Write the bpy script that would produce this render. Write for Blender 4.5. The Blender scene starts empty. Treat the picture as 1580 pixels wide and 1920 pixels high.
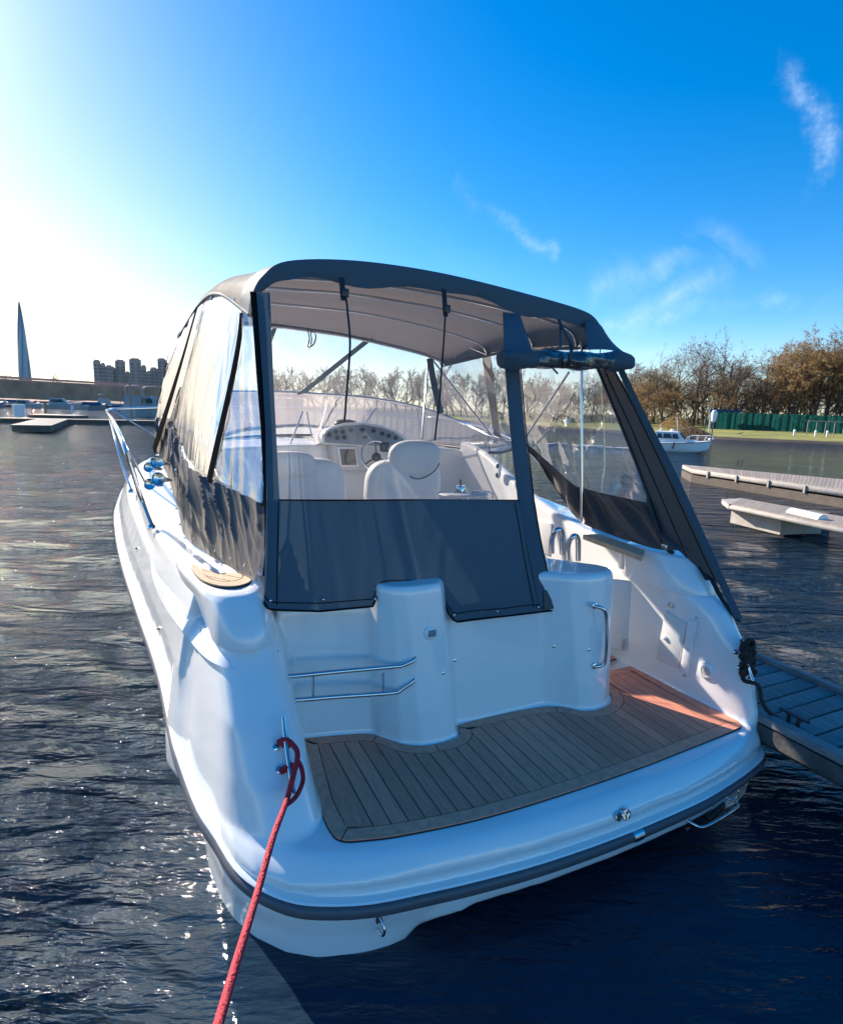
import bpy, bmesh, math, random
import numpy as np
from mathutils import Vector, Matrix, noise
R = math.radians
random.seed(7)
S = bpy.context.scene
COL = S.collection

# ------------------------------------------------------------------ camera
FPX, CXP, CYP = 1080., 790., 960.
CAMH = 2.35
H0, HS, VXP = 740., .0335, 270.
_r = math.atan(HS)
_th = math.atan((CYP-(H0+HS*CXP))*math.cos(_r)/FPX)
def _rot(px, py):
    x = px-CXP; y = CYP-py
    return x*math.cos(_r)-y*math.sin(_r), x*math.sin(_r)+y*math.cos(_r)
_vx, _vy = _rot(VXP, H0+HS*VXP)
_psi = -math.atan(_vx/(FPX*math.cos(_th)+_vy*math.sin(_th)))
_f0 = Vector((math.sin(_psi), math.cos(_psi), 0)); _rt = Vector((math.cos(_psi), -math.sin(_psi), 0)); _u0 = Vector((0, 0, 1))
FWD = _f0*math.cos(_th)-_u0*math.sin(_th)
_up = _u0*math.cos(_th)+_f0*math.sin(_th)
RGT = _rt*math.cos(_r)+_up*math.sin(_r)
UPV = _up*math.cos(_r)-_rt*math.sin(_r)
CAM = Vector((0, 0, CAMH))
def P(px, py, **k):
    """photo point -> place on a known plane x=, y= or z= (survey of the photograph)"""
    d = FWD*FPX+RGT*(px-CXP)+UPV*(CYP-py)
    (a, v), = k.items(); i = 'xyz'.index(a)
    return CAM+d*((v-CAM[i])/d[i])
cd = bpy.data.cameras.new('camera'); cam = bpy.data.objects.new('camera', cd); COL.objects.link(cam)
cam.matrix_world = Matrix(((RGT.x, UPV.x, -FWD.x, CAM.x), (RGT.y, UPV.y, -FWD.y, CAM.y), (RGT.z, UPV.z, -FWD.z, CAM.z), (0, 0, 0, 1)))
cd.sensor_fit = 'HORIZONTAL'; cd.sensor_width = 36; cd.lens = 36*FPX/1580; cd.clip_end = 9000; cd.clip_start = .05
S.camera = cam

# ------------------------------------------------------------------ sky, sun, exposure
SUN_AZ, SUN_EL = R(-25.), R(29)          # azimuth clockwise from +Y
SUND = Vector((math.sin(SUN_AZ)*math.cos(SUN_EL), math.cos(SUN_AZ)*math.cos(SUN_EL), math.sin(SUN_EL)))
W = bpy.data.worlds.new('World'); S.world = W; W.use_nodes = True
wn = W.node_tree.nodes; wl = W.node_tree.links
for n in list(wn): wn.remove(n)
def WN(t, **k):
    n = wn.new(t)
    for a, b in k.items(): setattr(n, a, b)
    return n
sky = WN('ShaderNodeTexSky', sky_type='NISHITA', sun_disc=False)
sky.sun_elevation = SUN_EL; sky.sun_rotation = SUN_AZ; sky.altitude = 0; sky.air_density = 1.0; sky.dust_density = .3; sky.ozone_density = 4.0
hs = WN('ShaderNodeHueSaturation'); hs.inputs['Hue'].default_value = .502; hs.inputs['Value'].default_value = 1.0
tc = WN('ShaderNodeTexCoord')
dot = WN('ShaderNodeVectorMath', operation='DOT_PRODUCT'); dot.inputs[1].default_value = SUND
nrm = WN('ShaderNodeVectorMath', operation='NORMALIZE')
def WM(op, a, b=None, c=None, clamp=False):
    n = WN('ShaderNodeMath', operation=op, use_clamp=clamp)
    for i, v in enumerate((a, b, c)):
        if v is None: continue
        if isinstance(v, (int, float)): n.inputs[i].default_value = v
        else: wl.new(v, n.inputs[i])
    return n.outputs[0]
wl.new(tc.outputs['Generated'], nrm.inputs[0]); wl.new(nrm.outputs[0], dot.inputs[0])
ca = WM('MAXIMUM', dot.outputs['Value'], 0.)
hz = WN('ShaderNodeVectorMath', operation='MULTIPLY'); hz.inputs[1].default_value = (1, 1, 0)
wl.new(nrm.outputs[0], hz.inputs[0]); hzn = WN('ShaderNodeVectorMath', operation='NORMALIZE'); wl.new(hz.outputs[0], hzn.inputs[0])
dh = WN('ShaderNodeVectorMath', operation='DOT_PRODUCT'); dh.inputs[1].default_value = (math.sin(SUN_AZ), math.cos(SUN_AZ), 0); wl.new(hzn.outputs[0], dh.inputs[0])
szz = WN('ShaderNodeSeparateXYZ'); wl.new(nrm.outputs[0], szz.inputs[0])
lowhaze = WM('MULTIPLY', WM('POWER', WM('MAXIMUM', dh.outputs['Value'], 0.), 9.), WM('POWER', 2.718, WM('MULTIPLY', WM('ABSOLUTE', WM('SUBTRACT', szz.outputs[2], .10)), -6.5)))
glow = WM('MULTIPLY', WM('POWER', ca, 60.), 5.)
gcol = WN('ShaderNodeMixRGB', blend_type='MULTIPLY'); gcol.inputs[0].default_value = 1; gcol.inputs[1].default_value = (1., .90, .74, 1)
cmb = WN('ShaderNodeCombineXYZ')
for i in range(3): wl.new(glow, cmb.inputs[i])
wl.new(cmb.outputs[0], gcol.inputs[2])
add = WN('ShaderNodeMixRGB', blend_type='ADD'); add.inputs[0].default_value = 1
mixh = WN('ShaderNodeMixRGB'); wl.new(WM('MULTIPLY', lowhaze, 1.9, clamp=True), mixh.inputs[0]); mixh.inputs[2].default_value = (6.6, 5.9, 4.9, 1)
wl.new(sky.outputs[0], hs.inputs['Color']); wl.new(hs.outputs[0], mixh.inputs[1]); wl.new(mixh.outputs[0], add.inputs[1]); wl.new(gcol.outputs[0], add.inputs[2])
# deep blue overhead fading to a paler band at the horizon
sz = WN('ShaderNodeSeparateXYZ'); wl.new(nrm.outputs[0], sz.inputs[0])
satm = WN('ShaderNodeMapRange'); satm.interpolation_type = 'SMOOTHSTEP'; satm.inputs[1].default_value = 0.; satm.inputs[2].default_value = .16; satm.inputs[3].default_value = 1.0; satm.inputs[4].default_value = 1.41
wl.new(sz.outputs[2], satm.inputs[0]); wl.new(satm.outputs[0], hs.inputs['Saturation'])
# cirrus: thin wisps, streaks stretched along the wind
mp = WN('ShaderNodeMapping'); mp.inputs['Rotation'].default_value = (R(20), R(35), R(28)); mp.inputs['Scale'].default_value = (1.1, 5.5, 3.2)
n1 = WN('ShaderNodeTexNoise'); n1.inputs['Scale'].default_value = 1.7; n1.inputs['Detail'].default_value = 9; n1.inputs['Roughness'].default_value = .62; n1.inputs['Distortion'].default_value = .9
wl.new(nrm.outputs[0], mp.inputs[0]); wl.new(mp.outputs[0], n1.inputs['Vector'])
n2 = WN('ShaderNodeTexNoise'); n2.inputs['Scale'].default_value = 2.3; n2.inputs['Detail'].default_value = 2
wl.new(nrm.outputs[0], n2.inputs['Vector'])
sepz = WN('ShaderNodeSeparateXYZ'); wl.new(nrm.outputs[0], sepz.inputs[0])
wisp = WM('MULTIPLY', WM('MULTIPLY', WM('SUBTRACT', n1.outputs[0], .53, clamp=True), 5.), WM('MULTIPLY', WM('SUBTRACT', n2.outputs[0], .47, clamp=True), 7.), clamp=True)
def direction(px, py):
    d = FWD*FPX+RGT*(px-CXP)+UPV*(CYP-py); d.normalize(); return d
def streak(pts, width, amp):
    """one wisp of cirrus: a soft band of sky between bearings"""
    out = None
    for a, b in zip(pts, pts[1:]):
        A = direction(*a); B = direction(*b); ab = B-A; L2 = ab.length_squared
        s1 = WN('ShaderNodeVectorMath', operation='SUBTRACT'); wl.new(wob.outputs[0], s1.inputs[0]); s1.inputs[1].default_value = A
        d1 = WN('ShaderNodeVectorMath', operation='DOT_PRODUCT'); wl.new(s1.outputs[0], d1.inputs[0]); d1.inputs[1].default_value = ab/L2
        t = WM('MAXIMUM', WM('MINIMUM', d1.outputs['Value'], 1.), 0.)
        sc = WN('ShaderNodeVectorMath', operation='SCALE'); sc.inputs[0].default_value = ab; wl.new(t, sc.inputs['Scale'])
        s2 = WN('ShaderNodeVectorMath', operation='DISTANCE'); wl.new(s1.outputs[0], s2.inputs[0]); wl.new(sc.outputs[0], s2.inputs[1])
        m = WM('SUBTRACT', 1., WM('DIVIDE', s2.outputs['Value'], width), clamp=True)
        m = WM('POWER', m, 2.2)
        out = m if out is None else WM('MAXIMUM', out, m)
    return WM('MULTIPLY', out, amp)
wn3 = WN('ShaderNodeTexNoise'); wn3.inputs['Scale'].default_value = 11; wn3.inputs['Detail'].default_value = 6; wn3.inputs['Roughness'].default_value = .65
wl.new(nrm.outputs[0], wn3.inputs['Vector'])
wsub = WN('ShaderNodeVectorMath', operation='SUBTRACT'); wl.new(wn3.outputs['Color'], wsub.inputs[0]); wsub.inputs[1].default_value = (.5, .5, .5)
wsc = WN('ShaderNodeVectorMath', operation='SCALE'); wl.new(wsub.outputs[0], wsc.inputs[0]); wsc.inputs['Scale'].default_value = .085
wob = WN('ShaderNodeVectorMath', operation='ADD'); wl.new(nrm.outputs[0], wob.inputs[0]); wl.new(wsc.outputs[0], wob.inputs[1])
st = None
for pts, w_, a_ in [([(1480, 110), (1530, 180), (1552, 260), (1535, 370)], .020, .34),
                    ([(865, 355), (920, 405), (965, 440), (1030, 465)], .020, .26),
                    ([(1120, 620), (1260, 590), (1390, 560), (1480, 552)], .022, .34),
                    ([(1130, 545), (1230, 490), (1330, 450), (1390, 500), (1300, 540), (1180, 600)], .045, .34),
                    ([(1200, 660), (1330, 645)], .02, .3)]:
    s_ = streak(pts, w_, a_); st = s_ if st is None else WM('MAXIMUM', st, s_)
fib = WM('MULTIPLY', WM('SUBTRACT', n1.outputs[0], .36, clamp=True), 4.2)
cloud = WM('ADD', WM('MULTIPLY', st, fib), WM('MULTIPLY', wisp, .05), clamp=True)
cm = WN('ShaderNodeMixRGB'); wl.new(cloud, cm.inputs[0]); wl.new(add.outputs[0], cm.inputs[1]); cm.inputs[2].default_value = (4.6, 5.6, 6.6, 1)
bg = WN('ShaderNodeBackground'); bg.inputs[1].default_value = .10
wo = WN('ShaderNodeOutputWorld'); wl.new(cm.outputs[0], bg.inputs[0]); wl.new(bg.outputs[0], wo.inputs[0])

sd = bpy.data.lights.new('sun', 'SUN'); sd.energy = 4.9; sd.angle = R(.53); sd.color = (1., .90, .77)
so = bpy.data.objects.new('sun', sd); COL.objects.link(so)
so.rotation_euler = SUND.to_track_quat('Z', 'Y').to_euler(); so.location = (0, 0, 40)
vs = S.view_settings; vs.view_transform = 'Standard'; vs.look = 'None'; vs.exposure = 1.1; vs.gamma = 1; vs.use_curve_mapping = False
S.cycles.max_bounces = 10; S.cycles.transparent_max_bounces = 24; S.cycles.glossy_bounces = 5; S.cycles.diffuse_bounces = 4
S.cycles.caustics_reflective = True; S.cycles.sample_clamp_indirect = 6; S.cycles.sample_clamp_direct = 0

# ------------------------------------------------------------------ materials
MATS = {}
def mat(name, col, rough=.5, metal=0., bump=0., bscale=20., var=0., vscale=4., coat=0., spec=.5, stretch=(1, 1, 1), objrand=0., trans=0., col2=None, coords='Object', detail=5, ior=None):
    m = bpy.data.materials.new(name); m.use_nodes = True; nt = m.node_tree; N = nt.nodes; L = nt.links
    b = N['Principled BSDF']; b.inputs['Base Color'].default_value = (*col, 1); b.inputs['Roughness'].default_value = rough; b.inputs['Metallic'].default_value = metal
    b.inputs['Coat Weight'].default_value = coat; b.inputs['Coat Roughness'].default_value = .04; b.inputs['Specular IOR Level'].default_value = spec
    if ior: b.inputs['IOR'].default_value = ior
    t = N.new('ShaderNodeTexCoord'); mpn = N.new('ShaderNodeMapping'); mpn.inputs['Scale'].default_value = stretch; L.new(t.outputs[coords], mpn.inputs[0])
    src = None
    if var > 0 or col2:
        nz = N.new('ShaderNodeTexNoise'); nz.inputs['Scale'].default_value = vscale; nz.inputs['Detail'].default_value = detail; nz.inputs['Roughness'].default_value = .6
        L.new(mpn.outputs[0], nz.inputs['Vector'])
        rp = N.new('ShaderNodeValToRGB'); c2 = col2 or tuple(max(0, c*(1-var)) for c in col); c1 = tuple(min(1, c*(1+var)) for c in col) if not col2 else col
        rp.color_ramp.elements[0].position = .3; rp.color_ramp.elements[1].position = .7
        rp.color_ramp.elements[0].color = (*c2, 1); rp.color_ramp.elements[1].color = (*c1, 1)
        L.new(nz.outputs[0], rp.inputs[0]); src = rp.outputs[0]
        mr = N.new('ShaderNodeMapRange'); mr.inputs[3].default_value = max(.0, rough*.8); mr.inputs[4].default_value = min(1, rough*1.25)
        L.new(nz.outputs[0], mr.inputs[0]); L.new(mr.outputs[0], b.inputs['Roughness'])
    if objrand > 0:
        oi = N.new('ShaderNodeObjectInfo'); h = N.new('ShaderNodeHueSaturation'); mr2 = N.new('ShaderNodeMapRange')
        mr2.inputs[3].default_value = 1-objrand; mr2.inputs[4].default_value = 1+objrand
        L.new(oi.outputs['Random'], mr2.inputs[0]); L.new(mr2.outputs[0], h.inputs['Value'])
        if src is None: h.inputs['Color'].default_value = (*col, 1)
        else: L.new(src, h.inputs['Color'])
        src = h.outputs[0]
    if src is not None: L.new(src, b.inputs['Base Color'])
    if bump > 0:
        nb = N.new('ShaderNodeTexNoise'); nb.inputs['Scale'].default_value = bscale; nb.inputs['Detail'].default_value = 6
        L.new(mpn.outputs[0], nb.inputs['Vector']); bp = N.new('ShaderNodeBump'); bp.inputs['Strength'].default_value = bump; bp.inputs['Distance'].default_value = .02
        L.new(nb.outputs[0], bp.inputs['Height']); L.new(bp.outputs[0], b.inputs['Normal'])
    if trans > 0:
        tl = N.new('ShaderNodeBsdfTranslucent'); tl.inputs[0].default_value = (*[min(1, c*1.6) for c in col], 1)
        mx = N.new('ShaderNodeMixShader'); mx.inputs[0].default_value = trans
        L.new(b.outputs[0], mx.inputs[1]); L.new(tl.outputs[0], mx.inputs[2]); L.new(mx.outputs[0], N['Material Output'].inputs[0])
    MATS[name] = m; return m
GEL = mat('gelcoat', (.88, .88, .86), rough=.18, var=.015, vscale=3, coat=.8)
GELT = mat('gelcoat_grip', (.78, .78, .75), rough=.4, var=.03, vscale=6, bump=.06, bscale=160)
TEAK = mat('teak', (.70, .275, .175), rough=.62, var=.22, vscale=9, stretch=(14, 1, 6), bump=.25, bscale=26, objrand=.16, detail=8)
TEAKM = mat('teak_margin', (.72, .295, .19), rough=.62, var=.2, vscale=9, stretch=(3, 3, 3), bump=.2, bscale=30, objrand=.10, detail=8)
TEAKL = mat('teak_light', (.55, .40, .26), rough=.55, var=.15, vscale=14, stretch=(6, 1, 1), objrand=.06)
CAULK = mat('caulk', (.012, .011, .012), rough=.6)
STEEL = mat('steel', (.62, .63, .65), rough=.09, metal=1., bump=.01, bscale=40)
STEELD = mat('dark_steel', (.12, .12, .13), rough=.3, metal=.8)
RUB = mat('rub_rubber', (.10, .105, .12), rough=.42, var=.1, vscale=20)
CANV = mat('canvas', (.070, .105, .135), rough=.72, var=.10, vscale=3, bump=.12, bscale=260, trans=.10)
CANVS = mat('canvas_side', (.075, .063, .060), rough=.38, var=.12, vscale=4, bump=.1, bscale=200, trans=.12)
CANVR = mat('canvas_roof', (.10, .105, .115), rough=.75, var=.10, vscale=3, bump=.1, bscale=240, trans=.42)
for n in CANVR.node_tree.nodes:
    if n.type == 'BSDF_TRANSLUCENT': n.inputs[0].default_value = (.165, .135, .125, 1)
for _m in (CANVR, CANVS):
    _b = _m.node_tree.nodes['Principled BSDF']; _b.inputs['Sheen Weight'].default_value = .9 if _m is CANVR else .3; _b.inputs['Sheen Roughness'].default_value = .35; _b.inputs['Sheen Tint'].default_value = (1, .93, .85, 1)
HEM = mat('canvas_hem', (.016, .014, .014), rough=.95, spec=0.)
STRAP = mat('strap', (.018, .016, .018), rough=.55)
SEAT = mat('seat_vinyl', (.72, .71, .69), rough=.38, var=.03, vscale=8, bump=.06, bscale=60)
DASH = mat('dash_panel', (.22, .25, .29), rough=.35, var=.1, vscale=8)
DASHG = mat('dash_grey', (.62, .61, .60), rough=.35)
BLK = mat('black_plastic', (.02, .02, .022), rough=.35)
SCRN = mat('screen_glass', (.03, .035, .04), rough=.08)
ROPER = mat('red_rope', (.42, .012, .03), rough=.6, var=.35, vscale=55, stretch=(1, 1, 1), bump=.8, bscale=90)
ROPEB = mat('black_rope', (.022, .02, .02), rough=.7, bump=.8, bscale=90)
NEED = mat('beige_plastic', (.6, .56, .5), rough=.4)
DOCKW = mat('dock_wood', (.20, .20, .20), rough=.7, var=.35, vscale=6, stretch=(9, 1, 4), bump=.5, bscale=20, objrand=.2, coords='Object')
DOCKS = mat('dock_side', (.10, .095, .09), rough=.75, var=.35, vscale=5, bump=.4, bscale=15)
DOCKP = mat('pale_dock', (.38, .34, .30), rough=.7, var=.18, vscale=4, bump=.3, bscale=15)
DOCKD = mat('pale_dock_deck', (.28, .235, .20), rough=.75, var=.2, vscale=6, bump=.3, bscale=15, objrand=.12)
FOAM = mat('float_dark', (.10, .08, .065), rough=.8, var=.3, vscale=6)
GRASS = mat('dry_grass', (.22, .215, .055), rough=.95, var=.3, vscale=.35, bump=.8, bscale=8)
MUD = mat('bank_mud', (.055, .042, .03), rough=.9, var=.4, vscale=.6, bump=.8, bscale=4)
BARK = mat('bark', (.085, .062, .045), rough=.9, var=.3, vscale=3)
TW = [mat('twig_'+n, c, rough=.9, trans=.4, objrand=.25, var=.3, vscale=.6) for n, c in (('tan', (.27, .18, .085)), ('rust', (.17, .12, .08)), ('grey', (.16, .13, .105)), ('dark', (.085, .065, .045)))]
BOATW = mat('boat_white', (.78, .78, .77), rough=.3)
MARW = mat('boat_white_backlit', (.34, .33, .32), rough=.5, objrand=.35)  # white of the marina boats, with their backlit shade put into the colour
BOATG = mat('boat_window', (.02, .025, .03), rough=.1)
BOATR = mat('boat_red', (.10, .03, .03), rough=.4)
FENC = mat('fence_green', (.02, .10, .09), rough=.7)
FENB = mat('cover_blue', (.01, .05, .13), rough=.6)
CONC = mat('concrete', (.30, .27, .24), rough=.85, var=.2, vscale=.2)
EMB = mat('embankment', (.50, .27, .17), rough=.9, var=.35, vscale=.15)
BRK = mat('apartment_wall', (.60, .38, .29), rough=.8, var=.15, vscale=.1)
TGL = mat('tower_glass', (.34, .38, .42), rough=.3, metal=.2)
WGL = mat('house_window', (.08, .10, .13), rough=.2)

def vinyl(name, clear, haze, tint, rough=.06, bump=.2, bscale=3., stretch=(1, 1, 1)):
    """clear window vinyl: mostly see-through, a sheen, a little dusty scatter"""
    m = bpy.data.materials.new(name); m.use_nodes = True; nt = m.node_tree; N = nt.nodes; L = nt.links
    for n in list(N): N.remove(n)
    o = N.new('ShaderNodeOutputMaterial')
    tr = N.new('ShaderNodeBsdfTransparent'); tr.inputs[0].default_value = (*tint, 1)
    tl = N.new('ShaderNodeBsdfTranslucent'); tl.inputs[0].default_value = (.8, .78, .76, 1)
    df = N.new('ShaderNodeBsdfDiffuse'); df.inputs[0].default_value = (.7, .7, .7, 1)
    gl = N.new('ShaderNodeBsdfGlossy'); gl.inputs['Roughness'].default_value = rough
    t = N.new('ShaderNodeTexCoord'); mpn = N.new('ShaderNodeMapping'); mpn.inputs['Scale'].default_value = stretch; L.new(t.outputs['Object'], mpn.inputs[0])
    nz = N.new('ShaderNodeTexNoise'); nz.inputs['Scale'].default_value = bscale; nz.inputs['Detail'].default_value = 3; nz.inputs['Distortion'].default_value = .8
    L.new(mpn.outputs[0], nz.inputs['Vector'])
    bp = N.new('ShaderNodeBump'); bp.inputs['Strength'].default_value = bump; bp.inputs['Distance'].default_value = .05; L.new(nz.outputs[0], bp.inputs['Height'])
    L.new(bp.outputs[0], gl.inputs['Normal'])
    fr = N.new('ShaderNodeFresnel'); fr.inputs[0].default_value = 1.45; L.new(bp.outputs[0], fr.inputs['Normal'])
    hz = N.new('ShaderNodeMixShader'); hz.inputs[0].default_value = .6; L.new(df.outputs[0], hz.inputs[1]); L.new(tl.outputs[0], hz.inputs[2])
    m1 = N.new('ShaderNodeMixShader')
    mr = N.new('ShaderNodeMapRange'); mr.inputs[1].default_value = .3; mr.inputs[2].default_value = .75; mr.inputs[3].default_value = haze*.5; mr.inputs[4].default_value = haze*1.7
    L.new(nz.outputs[0], mr.inputs[0]); L.new(mr.outputs[0], m1.inputs[0])
    L.new(tr.outputs[0], m1.inputs[1]); L.new(hz.outputs[0], m1.inputs[2])
    m2 = N.new('ShaderNodeMixShader'); ml = N.new('ShaderNodeMath'); ml.operation = 'MULTIPLY'; ml.inputs[1].default_value = clear; L.new(fr.outputs[0], ml.inputs[0])
    L.new(ml.outputs[0], m2.inputs[0]); L.new(m1.outputs[0], m2.inputs[1]); L.new(gl.outputs[0], m2.inputs[2]); L.new(m2.outputs[0], o.inputs[0])
    MATS[name] = m; return m
VIN = vinyl('vinyl_aft', .35, .10, (.93, .93, .95), bump=.08)
VINS = vinyl('vinyl_side', 1.1, .55, (.92, .91, .9), rough=.2, bump=.35, bscale=2.2, stretch=(4, 4, .6))
VINC = vinyl('vinyl_corner', .35, .14, (.92, .93, .95), rough=.10, bump=.3, bscale=6)
VINF = vinyl('vinyl_front', .3, .11, (.9, .88, .88), rough=.15, bump=.2, bscale=4, stretch=(1, 1, 2))
VINR = vinyl('vinyl_roll', 2.2, .15, (.25, .45, .6), rough=.08, bump=1., bscale=7)
SCREEN = vinyl('windscreen', .6, .012, (.74, .67, .67), rough=.04, bump=.05)
NETG = vinyl('fence_net', .2, .95, (.25, .55, .5), rough=.5)
for _m, _c in ((NETG, (.015, .12, .10, 1)),):
    for n in _m.node_tree.nodes:
        if n.type in ('BSDF_TRANSLUCENT', 'BSDF_DIFFUSE'): n.inputs[0].default_value = _c

# ------------------------------------------------------------------ helpers
def tag(o, label=None, cat=None, group=None, kind=None):
    if label: o['label'] = label
    if cat: o['category'] = cat
    if group: o['group'] = group
    if kind: o['kind'] = kind
    return o
def empty(name, loc, label, cat, group=None, rz=0, parent=None):
    o = bpy.data.objects.new(name, None); COL.objects.link(o); o.location = loc; o.rotation_euler.z = rz; o.empty_display_size = .2
    tag(o, label, cat, group)
    if parent: o.parent = parent
    return o
def link(name, me, parent=None, m=None):
    o = bpy.data.objects.new(name, me); COL.objects.link(o)
    if parent is not None:
        o.parent = parent
    if m is not None: me.materials.append(m)
    return o
def smooth(me, ang=40):
    me.polygons.foreach_set('use_smooth', [True]*len(me.polygons))
    try: me.set_sharp_from_angle(angle=R(ang))
    except Exception: pass
def mk(name, V, F, m, parent=None, sm=True, ang=40):
    """verts are in world space; they are moved into the parent's frame"""
    me = bpy.data.meshes.new(name)
    off = Vector((0, 0, 0))
    p = parent
    while p is not None: off += Vector(p.location); p = p.parent
    me.from_pydata([(v[0]-off.x, v[1]-off.y, v[2]-off.z) for v in V], [], [tuple(f) for f in F]); me.update()
    if sm: smooth(me, ang)
    return link(name, me, parent, m)
def fix_normals(o):
    bm = bmesh.new(); bm.from_mesh(o.data); bmesh.ops.recalc_face_normals(bm, faces=bm.faces); bm.to_mesh(o.data); bm.free(); return o
def bevel(o, w=.01, seg=2, ang=35):
    bm = bmesh.new(); bm.from_mesh(o.data)
    es = [e for e in bm.edges if len(e.link_faces) == 2 and e.calc_face_angle(0) > R(ang)]
    bmesh.ops.bevel(bm, geom=es, offset=w, segments=seg, affect='EDGES', profile=.5, clamp_overlap=True)
    bm.to_mesh(o.data); bm.free(); smooth(o.data, 60); return o
def grid(rows, closed_u=False, closed_v=False):
    n = len(rows); k = len(rows[0]); V = [tuple(p) for r in rows for p in r]; F = []
    for i in range(n-1 + (1 if closed_v else 0)):
        for j in range(k-1 + (1 if closed_u else 0)):
            a = i*k+j; b = i*k+(j+1) % k; c = ((i+1) % n)*k+(j+1) % k; d = ((i+1) % n)*k+j
            F.append((a, b, c, d))
    return V, F
def solid_loft(rings):
    """closed rings stacked into a capped solid"""
    V, F = grid(rings, closed_u=True); k = len(rings[0]); n = len(rings)
    F.append(tuple(range(k))[::-1]); F.append(tuple((n-1)*k+j for j in range(k)))
    return V, F
def cat(*parts):
    V = []; F = []
    for v, f in parts:
        o = len(V); V += list(v); F += [tuple(i+o for i in ff) for ff in f]
    return V, F
def crom(pts, n=8, closed=False):
    """Catmull-Rom through points"""
    pts = [np.array(p, float) for p in pts]; out = []; N = len(pts)
    for i in range(N if closed else N-1):
        if closed: p0, p1, p2, p3 = pts[i-1], pts[i], pts[(i+1) % N], pts[(i+2) % N]
        else:
            p1, p2 = pts[i], pts[i+1]; p0 = pts[i-1] if i > 0 else 2*p1-p2; p3 = pts[i+2] if i+2 < N else 2*p2-p1
        for k in range(n):
            t = k/n
            out.append(.5*((2*p1)+(-p0+p2)*t+(2*p0-5*p1+4*p2-p3)*t*t+(-p0+3*p1-3*p2+p3)*t**3))
    if not closed: out.append(pts[-1])
    return out
def tube(pts, r, seg=10, cap=True, closed=False, radii=None):
    pts = [Vector(p) for p in pts]; n = len(pts); rows = []
    t0 = (pts[1]-pts[0]).normalized(); up = Vector((0, 0, 1)) if abs(t0.z) < .9 else Vector((1, 0, 0))
    nrm_ = (up-t0*up.dot(t0)).normalized()
    for i, p in enumerate(pts):
        if closed: t = pts[(i+1) % n]-pts[i-1]
        else: t = pts[min(i+1, n-1)]-pts[max(i-1, 0)]
        t.normalize(); nrm_ = (nrm_-t*nrm_.dot(t)).normalized(); b = t.cross(nrm_)
        rr = radii[i] if radii else r
        rows.append([p+(nrm_*math.cos(2*math.pi*j/seg)+b*math.sin(2*math.pi*j/seg))*rr for j in range(seg)])
    V, F = grid(rows, closed_u=True, closed_v=closed)
    if cap and not closed: F.append(tuple(range(seg))[::-1]); F.append(tuple((n-1)*seg+j for j in range(seg)))
    return V, F
def box(c, s, rz=0, rx=0, ry=0):
    M = Matrix.Rotation(rz, 3, 'Z') @ Matrix.Rotation(ry, 3, 'Y') @ Matrix.Rotation(rx, 3, 'X')
    V = [Vector(c)+M @ Vector((x*s[0]/2, y*s[1]/2, z*s[2]/2)) for x, y, z in ((-1, -1, -1), (1, -1, -1), (1, 1, -1), (-1, 1, -1), (-1, -1, 1), (1, -1, 1), (1, 1, 1), (-1, 1, 1))]
    return V, [(0, 3, 2, 1), (4, 5, 6, 7), (0, 1, 5, 4), (1, 2, 6, 5), (2, 3, 7, 6), (3, 0, 4, 7)]
def bar(a, b, w, h=None, up=(0, 0, 1)):
    """rectangular bar from a to b"""
    a = Vector(a); b = Vector(b); h = h or w; t = (b-a).normalized(); u = Vector(up)
    if abs(t.dot(u)) > .95: u = Vector((1, 0, 0))
    s = t.cross(u).normalized(); v = s.cross(t)
    V = [p+s*(i*w/2)+v*(j*h/2) for p in (a, b) for i, j in ((-1, -1), (1, -1), (1, 1), (-1, 1))]
    return V, [(3, 2, 1, 0), (4, 5, 6, 7), (0, 1, 5, 4), (1, 2, 6, 5), (2, 3, 7, 6), (3, 0, 4, 7)]
def lathe(prof, c, ax=(0, 0, 1), seg=20):
    """profile of (radius, height) around an axis at c"""
    ax = Vector(ax).normalized(); q = ax.to_track_quat('Z', 'Y').to_matrix(); rows = []
    for r_, h in prof: rows.append([Vector(c)+q @ Vector((max(r_, 1e-4)*math.cos(2*math.pi*j/seg), max(r_, 1e-4)*math.sin(2*math.pi*j/seg), h)) for j in range(seg)])
    return solid_loft(rows)
def ellipsoid(c, s, seg=20, rings=12, p=1.):
    rows = []
    for i in range(1, rings):
        a = math.pi*i/rings; rows.append([(c[0]+s[0]*math.copysign(abs(math.sin(a))**p*abs(math.cos(2*math.pi*j/seg))**p, math.cos(2*math.pi*j/seg)), c[1]+s[1]*math.copysign(abs(math.sin(a))**p*abs(math.sin(2*math.pi*j/seg))**p, math.sin(2*math.pi*j/seg)), c[2]-s[2]*math.copysign(abs(math.cos(a))**p, math.cos(a))) for j in range(seg)])
    return solid_loft(rows)
def prism(poly, z0, z1):
    """vertical prism on an xy polygon"""
    return solid_loft([[(x, y, z0) for x, y in poly], [(x, y, z1) for x, y in poly]])
def ribbon(pts, w, side, th=.004):
    """strap: strip along pts, width vector side"""
    pts = [Vector(p) for p in pts]; side = Vector(side).normalized(); rows = []
    for i, p in enumerate(pts):
        t = (pts[min(i+1, len(pts)-1)]-pts[max(i-1, 0)]).normalized(); n = t.cross(side).normalized()
        rows.append([p-side*w/2-n*th/2, p+side*w/2-n*th/2, p+side*w/2+n*th/2, p-side*w/2+n*th/2])
    return solid_loft(rows)
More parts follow.
